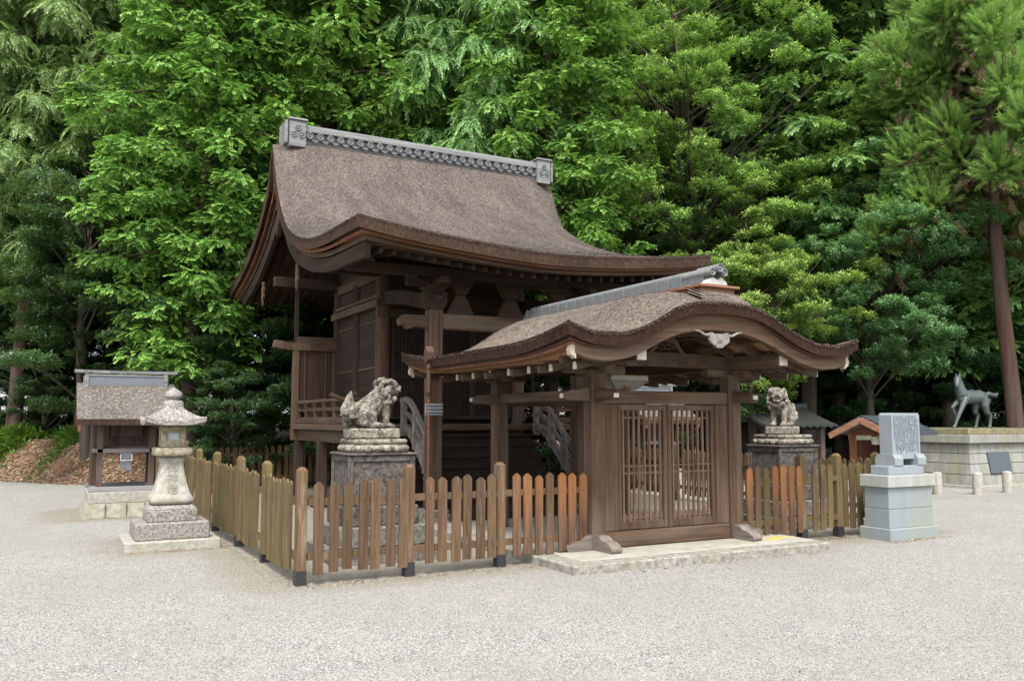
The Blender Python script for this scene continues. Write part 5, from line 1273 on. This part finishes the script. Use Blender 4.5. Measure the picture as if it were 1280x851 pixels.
# deeper rows of the wood
BK = 'tall trees deep in the wood'
row = 0
for D0, step, ks in ((30, 92, ('far', 'far2', 'far')), (36, 150, ('far2', 'far'))):
    for i, px in enumerate(np.arange(-330, 1660, step)):
        tree(ks[i % len(ks)], float(px+random.uniform(-28, 28)), D0+random.uniform(-2, 2), 'tall shaded cypress standing deep in the wood behind the front trees', random.uniform(.9, 1.12), None, BK, 'cypress_tree')
BU = 'dark evergreen bushes filling the shade under the wood'
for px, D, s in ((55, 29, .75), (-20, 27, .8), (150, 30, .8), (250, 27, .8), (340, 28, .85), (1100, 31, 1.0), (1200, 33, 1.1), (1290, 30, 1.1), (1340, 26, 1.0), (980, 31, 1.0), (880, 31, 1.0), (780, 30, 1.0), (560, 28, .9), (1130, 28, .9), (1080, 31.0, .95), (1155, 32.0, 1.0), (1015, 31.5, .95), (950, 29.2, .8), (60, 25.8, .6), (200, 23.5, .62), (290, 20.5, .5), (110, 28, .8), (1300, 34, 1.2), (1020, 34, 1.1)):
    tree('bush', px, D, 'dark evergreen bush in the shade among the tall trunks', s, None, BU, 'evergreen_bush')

for px, D in ((1008, 26.2), (1078, 27.6), (1182, 27.0), (58, 27.5), (135, 29.0)):
    tree('far', px, D, 'tall shaded cypress standing deep in the wood behind the front trees', .95, None, BK, 'cypress_tree')
# bamboo grass on the bank and fallen leaves
def blades(name, spots, n, l, w, label, cat, mat, upw=.8):
    g = np.random.default_rng(5); P, D = [], []
    for (x, y, rx, ry), m in zip(spots, n):
        a = g.normal(0, .5, (m, 2)); xx = x+a[:,0]*rx; yy = y+a[:,1]*ry; h = g.uniform(.02, .45, m)*np.clip(1-np.hypot(a[:,0], a[:,1])*.6, .2, 1)
        P.append(np.stack([xx, yy, ground_z(xx, yy)+h], 1)); v = g.normal(0, 1, (m, 3)); v[:,2] = np.abs(v[:,2])*.5+upw*g.uniform(-.3, .6, m); D.append(v)
    P = np.concatenate(P); D = np.concatenate(D); m = len(P)
    Q = kites(P, D, np.tile([0, 0, 1.], (m, 1))+g.normal(0, .4, (m, 3)), l*g.uniform(.6, 1.2, m), np.full(m, w), .35)
    me = quad_mesh(name, Q, g.uniform(.1, 1, m), [mat]); o = bpy.data.objects.new(name, me); COL.objects.link(o); tag(o, label, cat, None, 'stuff')
gx0, gy0 = ground_at(18, 25.2)
g1 = ground_at(95, 25.5); g2 = ground_at(140, 24.6); g3 = ground_at(-40, 26); g4 = ground_at(60, 27)
blades('bamboo_grass', [(gx0, gy0, .9, .6), (g1[0], g1[1], .5, .4), (g2[0], g2[1], .4, .3), (g3[0], g3[1], 1.4, .8), (g4[0], g4[1], .7, .4), (-1.5, 18.2, 1.0, .4), (.5, 17, 1.4, .5)], [4200, 900, 700, 4000, 1200, 900, 1200], .27, .036, 'low bright bamboo grass growing along the top of the bank', 'bamboo grass', L_GRASS)
def litter():
    g = np.random.default_rng(9); m = 9000; x = g.uniform(-9, 6, m); y = bank_foot(x)+g.gamma(1.6, .75, m)-.5
    P = np.stack([x, y, ground_z(x, y)+.012], 1); v = g.normal(0, 1, (m, 3)); v[:,2] *= .25
    Q = kites(P, v, np.tile([0, 0, 1.], (m, 1))+g.normal(0, .35, (m, 3)), g.uniform(.05, .13, m), g.uniform(.025, .05, m), .2)
    me = quad_mesh('fallen_leaves', Q, g.uniform(0, 1, m), [leaf('dry_fallen_leaf', (.09,.045,.025), (.3,.18,.1), (.5,.38,.25), .8, .05)]); o = bpy.data.objects.new('fallen_leaves', me); COL.objects.link(o)
    tag(o, 'brown fallen leaves littering the bank behind the small shrine', 'leaf litter', None, 'stuff')
litter()
# loose gravel stones lying on the yard in front
def pebbles():
    g = np.random.default_rng(13); N = 75000
    D = 2.9 + 7.2*g.uniform(0, 1, N)**1.25; px = g.uniform(-80, 1360, N)
    r = D*(px-640)/1083; x = CAM[0]+D*math.sin(YAW)+r*math.cos(YAW); y = CAM[1]+D*math.cos(YAW)-r*math.sin(YAW)
    ok = (y < -.12) & ~((x > 2.5) & (x < 6.4) & (y > -.98)) & ~((x > 7.6) & (y > -.8)); ok |= (x < -.2) & ~((x > -1.4) & (y > 2.9))
    x, y = x[ok], y[ok]; N = len(x); z = ground_z(x, y); s = g.uniform(.0022, .0058, N)
    oct_ = np.array([(1,0,0),(0,1,0),(-1,0,0),(0,-1,0),(0,0,.75),(0,0,-.75)], float)
    a = g.uniform(0, 6.28, N); sc = g.uniform(.7, 1.3, (N, 3))
    V = oct_[None]*sc[:,None,:]*s[:,None,None] + g.normal(0, .0008, (N, 6, 3)); c, s_ = np.cos(a)[:,None], np.sin(a)[:,None]
    V = np.stack([V[...,0]*c-V[...,1]*s_, V[...,0]*s_+V[...,1]*c, V[...,2]], -1) + np.stack([x, y, z+s*.3], 1)[:,None]
    f = np.array([(0,1,4),(1,2,4),(2,3,4),(3,0,4),(1,0,5),(2,1,5),(3,2,5),(0,3,5)]); F = (f[None]+np.arange(N)[:,None,None]*6).reshape(-1)
    me = bpy.data.meshes.new('gravel'); me.vertices.add(N*6); me.vertices.foreach_set('co', V.reshape(-1).astype(np.float32))
    M = N*8; me.loops.add(M*3); me.loops.foreach_set('vertex_index', F.astype(np.int32)); me.polygons.add(M); me.polygons.foreach_set('loop_start', np.arange(0, M*3, 3, dtype=np.int32)); me.update(calc_edges=True)
    k = NT('loose_gravel_stone'); rr = k.n('NewGeometry').outputs['Random Per Island']
    me.materials.append(k.bsdf(k.ramp(rr, [(0., (.11,.106,.098)), (.3, (.24,.234,.217)), (.75, (.36,.352,.326)), (1., (.52,.51,.475))]), .9))
    o = bpy.data.objects.new('gravel', me); COL.objects.link(o); tag(o, 'loose pale gravel stones covering the yard', 'gravel', None, 'stuff')
pebbles()
# dry leaves and twig bits blown over the yard
def scraps():
    g = np.random.default_rng(17); m = 700; x = g.uniform(-9, 13, m); y = g.uniform(-7.5, 9, m)
    lines = [((0, -.12), (2.6, -.12)), ((-.12, 0), (-.12, 6)), ((2.6, -.92), (6.4, -.92)), ((-1.35, 2.97), (-.2, 2.97)), ((6.4, -.14), (7.6, -.14)), ((7.6, -.76), (8.7, -.76)), ((-1.7, 7.15), (-.3, 7.15))]
    ex, ey = [], []
    for (xa, ya), (xb, yb) in lines:
        q = g.uniform(0, 1, 260); ex.append(xa+(xb-xa)*q+g.normal(0, .07, 260)); ey.append(ya+(yb-ya)*q+g.normal(0, .07, 260))
    ex = np.concatenate(ex); ey = np.concatenate(ey); ok = (y < -1.1) | (x < -1.6)
    x, y = np.concatenate([x[ok], ex]), np.concatenate([y[ok], ey]); m = len(x); P = np.stack([x, y, ground_z(x, y)+.008], 1); v = g.normal(0, 1, (m, 3)); v[:,2] *= .12
    Q = kites(P, v, np.tile([0, 0, 1.], (m, 1))+g.normal(0, .2, (m, 3)), g.uniform(.02, .06, m), g.uniform(.006, .022, m), .2)
    me = quad_mesh('leaf_scraps', Q, g.uniform(0, 1, m), [bpy.data.materials['dry_fallen_leaf']]); o = bpy.data.objects.new('leaf_scraps', me); COL.objects.link(o)
    tag(o, 'scattered dry leaf scraps and twig bits on the gravel', 'leaf litter', None, 'stuff')
scraps()
# loose bark ends on the two thatched roofs, and the frayed eave edges
def bark_bits(name, roofobj, zf, x0, x1, y0, y1, n, ne, mat, side):
    g = np.random.default_rng(23); x = g.uniform(x0+.03, x1-.03, n); y = g.uniform(y0+.03, y1-.03, n); e = .02
    z = zf(x, y); gx_ = (zf(x+e, y)-zf(x-e, y))/(2*e); gy_ = (zf(x, y+e)-zf(x, y-e))/(2*e)
    N = unit(np.stack([-gx_, -gy_, np.ones(n)], 1)); dn = -np.stack([gx_, gy_, -(gx_**2+gy_**2)*-1], 1); dn = np.stack([-gx_, -gy_, -(gx_**2+gy_**2)], 1)+1e-6
    D = unit(unit(dn)+g.normal(0, .22, (n, 3))); D = unit(D-N*np.sum(D*N, 1, keepdims=True)*.9)
    Q = kites(np.stack([x, y, z], 1)+N*.004, D, N+g.normal(0, .1, (n, 3)), g.uniform(.025, .075, n), g.uniform(.005, .013, n), -.12); T = g.uniform(0, 1, n)
    ye = np.full(ne, y0); xe = g.uniform(x0, x1, ne); A = np.stack([xe, ye, zf(xe, ye)-g.uniform(0, .03, ne)], 1); DA = np.stack([g.normal(0, .2, ne), np.full(ne, -1.), g.normal(-.35, .3, ne)], 1)
    ys = g.uniform(y0, y1, ne); xs = np.full(ne, x0); B = np.stack([xs, ys, zf(xs, ys)-g.uniform(0, .03, ne)], 1); DB = np.stack([np.full(ne, -1.), g.normal(0, .3, ne), g.normal(-.35, .3, ne)], 1)
    P2 = np.concatenate([A, B]); D2 = np.concatenate([DA, DB]); m = len(P2)
    Q2 = kites(P2, D2, np.tile([0, 0, 1.], (m, 1))+g.normal(0, .3, (m, 3)), g.uniform(.012, .035, m), g.uniform(.004, .009, m), .2)
    Q = np.concatenate([Q, Q2]); T = np.concatenate([T, g.uniform(0, .6, m)])
    Q = Q - np.array(parent_loc(roofobj))
    me = quad_mesh(name, Q, T, [mat]); o = bpy.data.objects.new(name, me); COL.objects.link(o); o.parent = roofobj; o['kind'] = 'stuff'
def bark_mat(name, a, b):
    k = NT(name); return k.bsdf(k.ramp(k.attr('tone'), [(0., a), (.6, tuple((x+y)/2 for x, y in zip(a, b))), (1., b)]), .9, None, .15)
bark_bits('loose_bark', roof, hall_z, HX0, HX1, HYF, 8.0, 34000, 1500, bark_mat('grey_bark_end', (.022,.017,.014), (.27,.23,.2)), 0)
bark_bits('loose_bark', groof, gate_z, GC-2.12, GC+2.12, GYF, GYB, 26000, 1300, bark_mat('brown_bark_end', (.03,.02,.015), (.35,.28,.23)), 0)
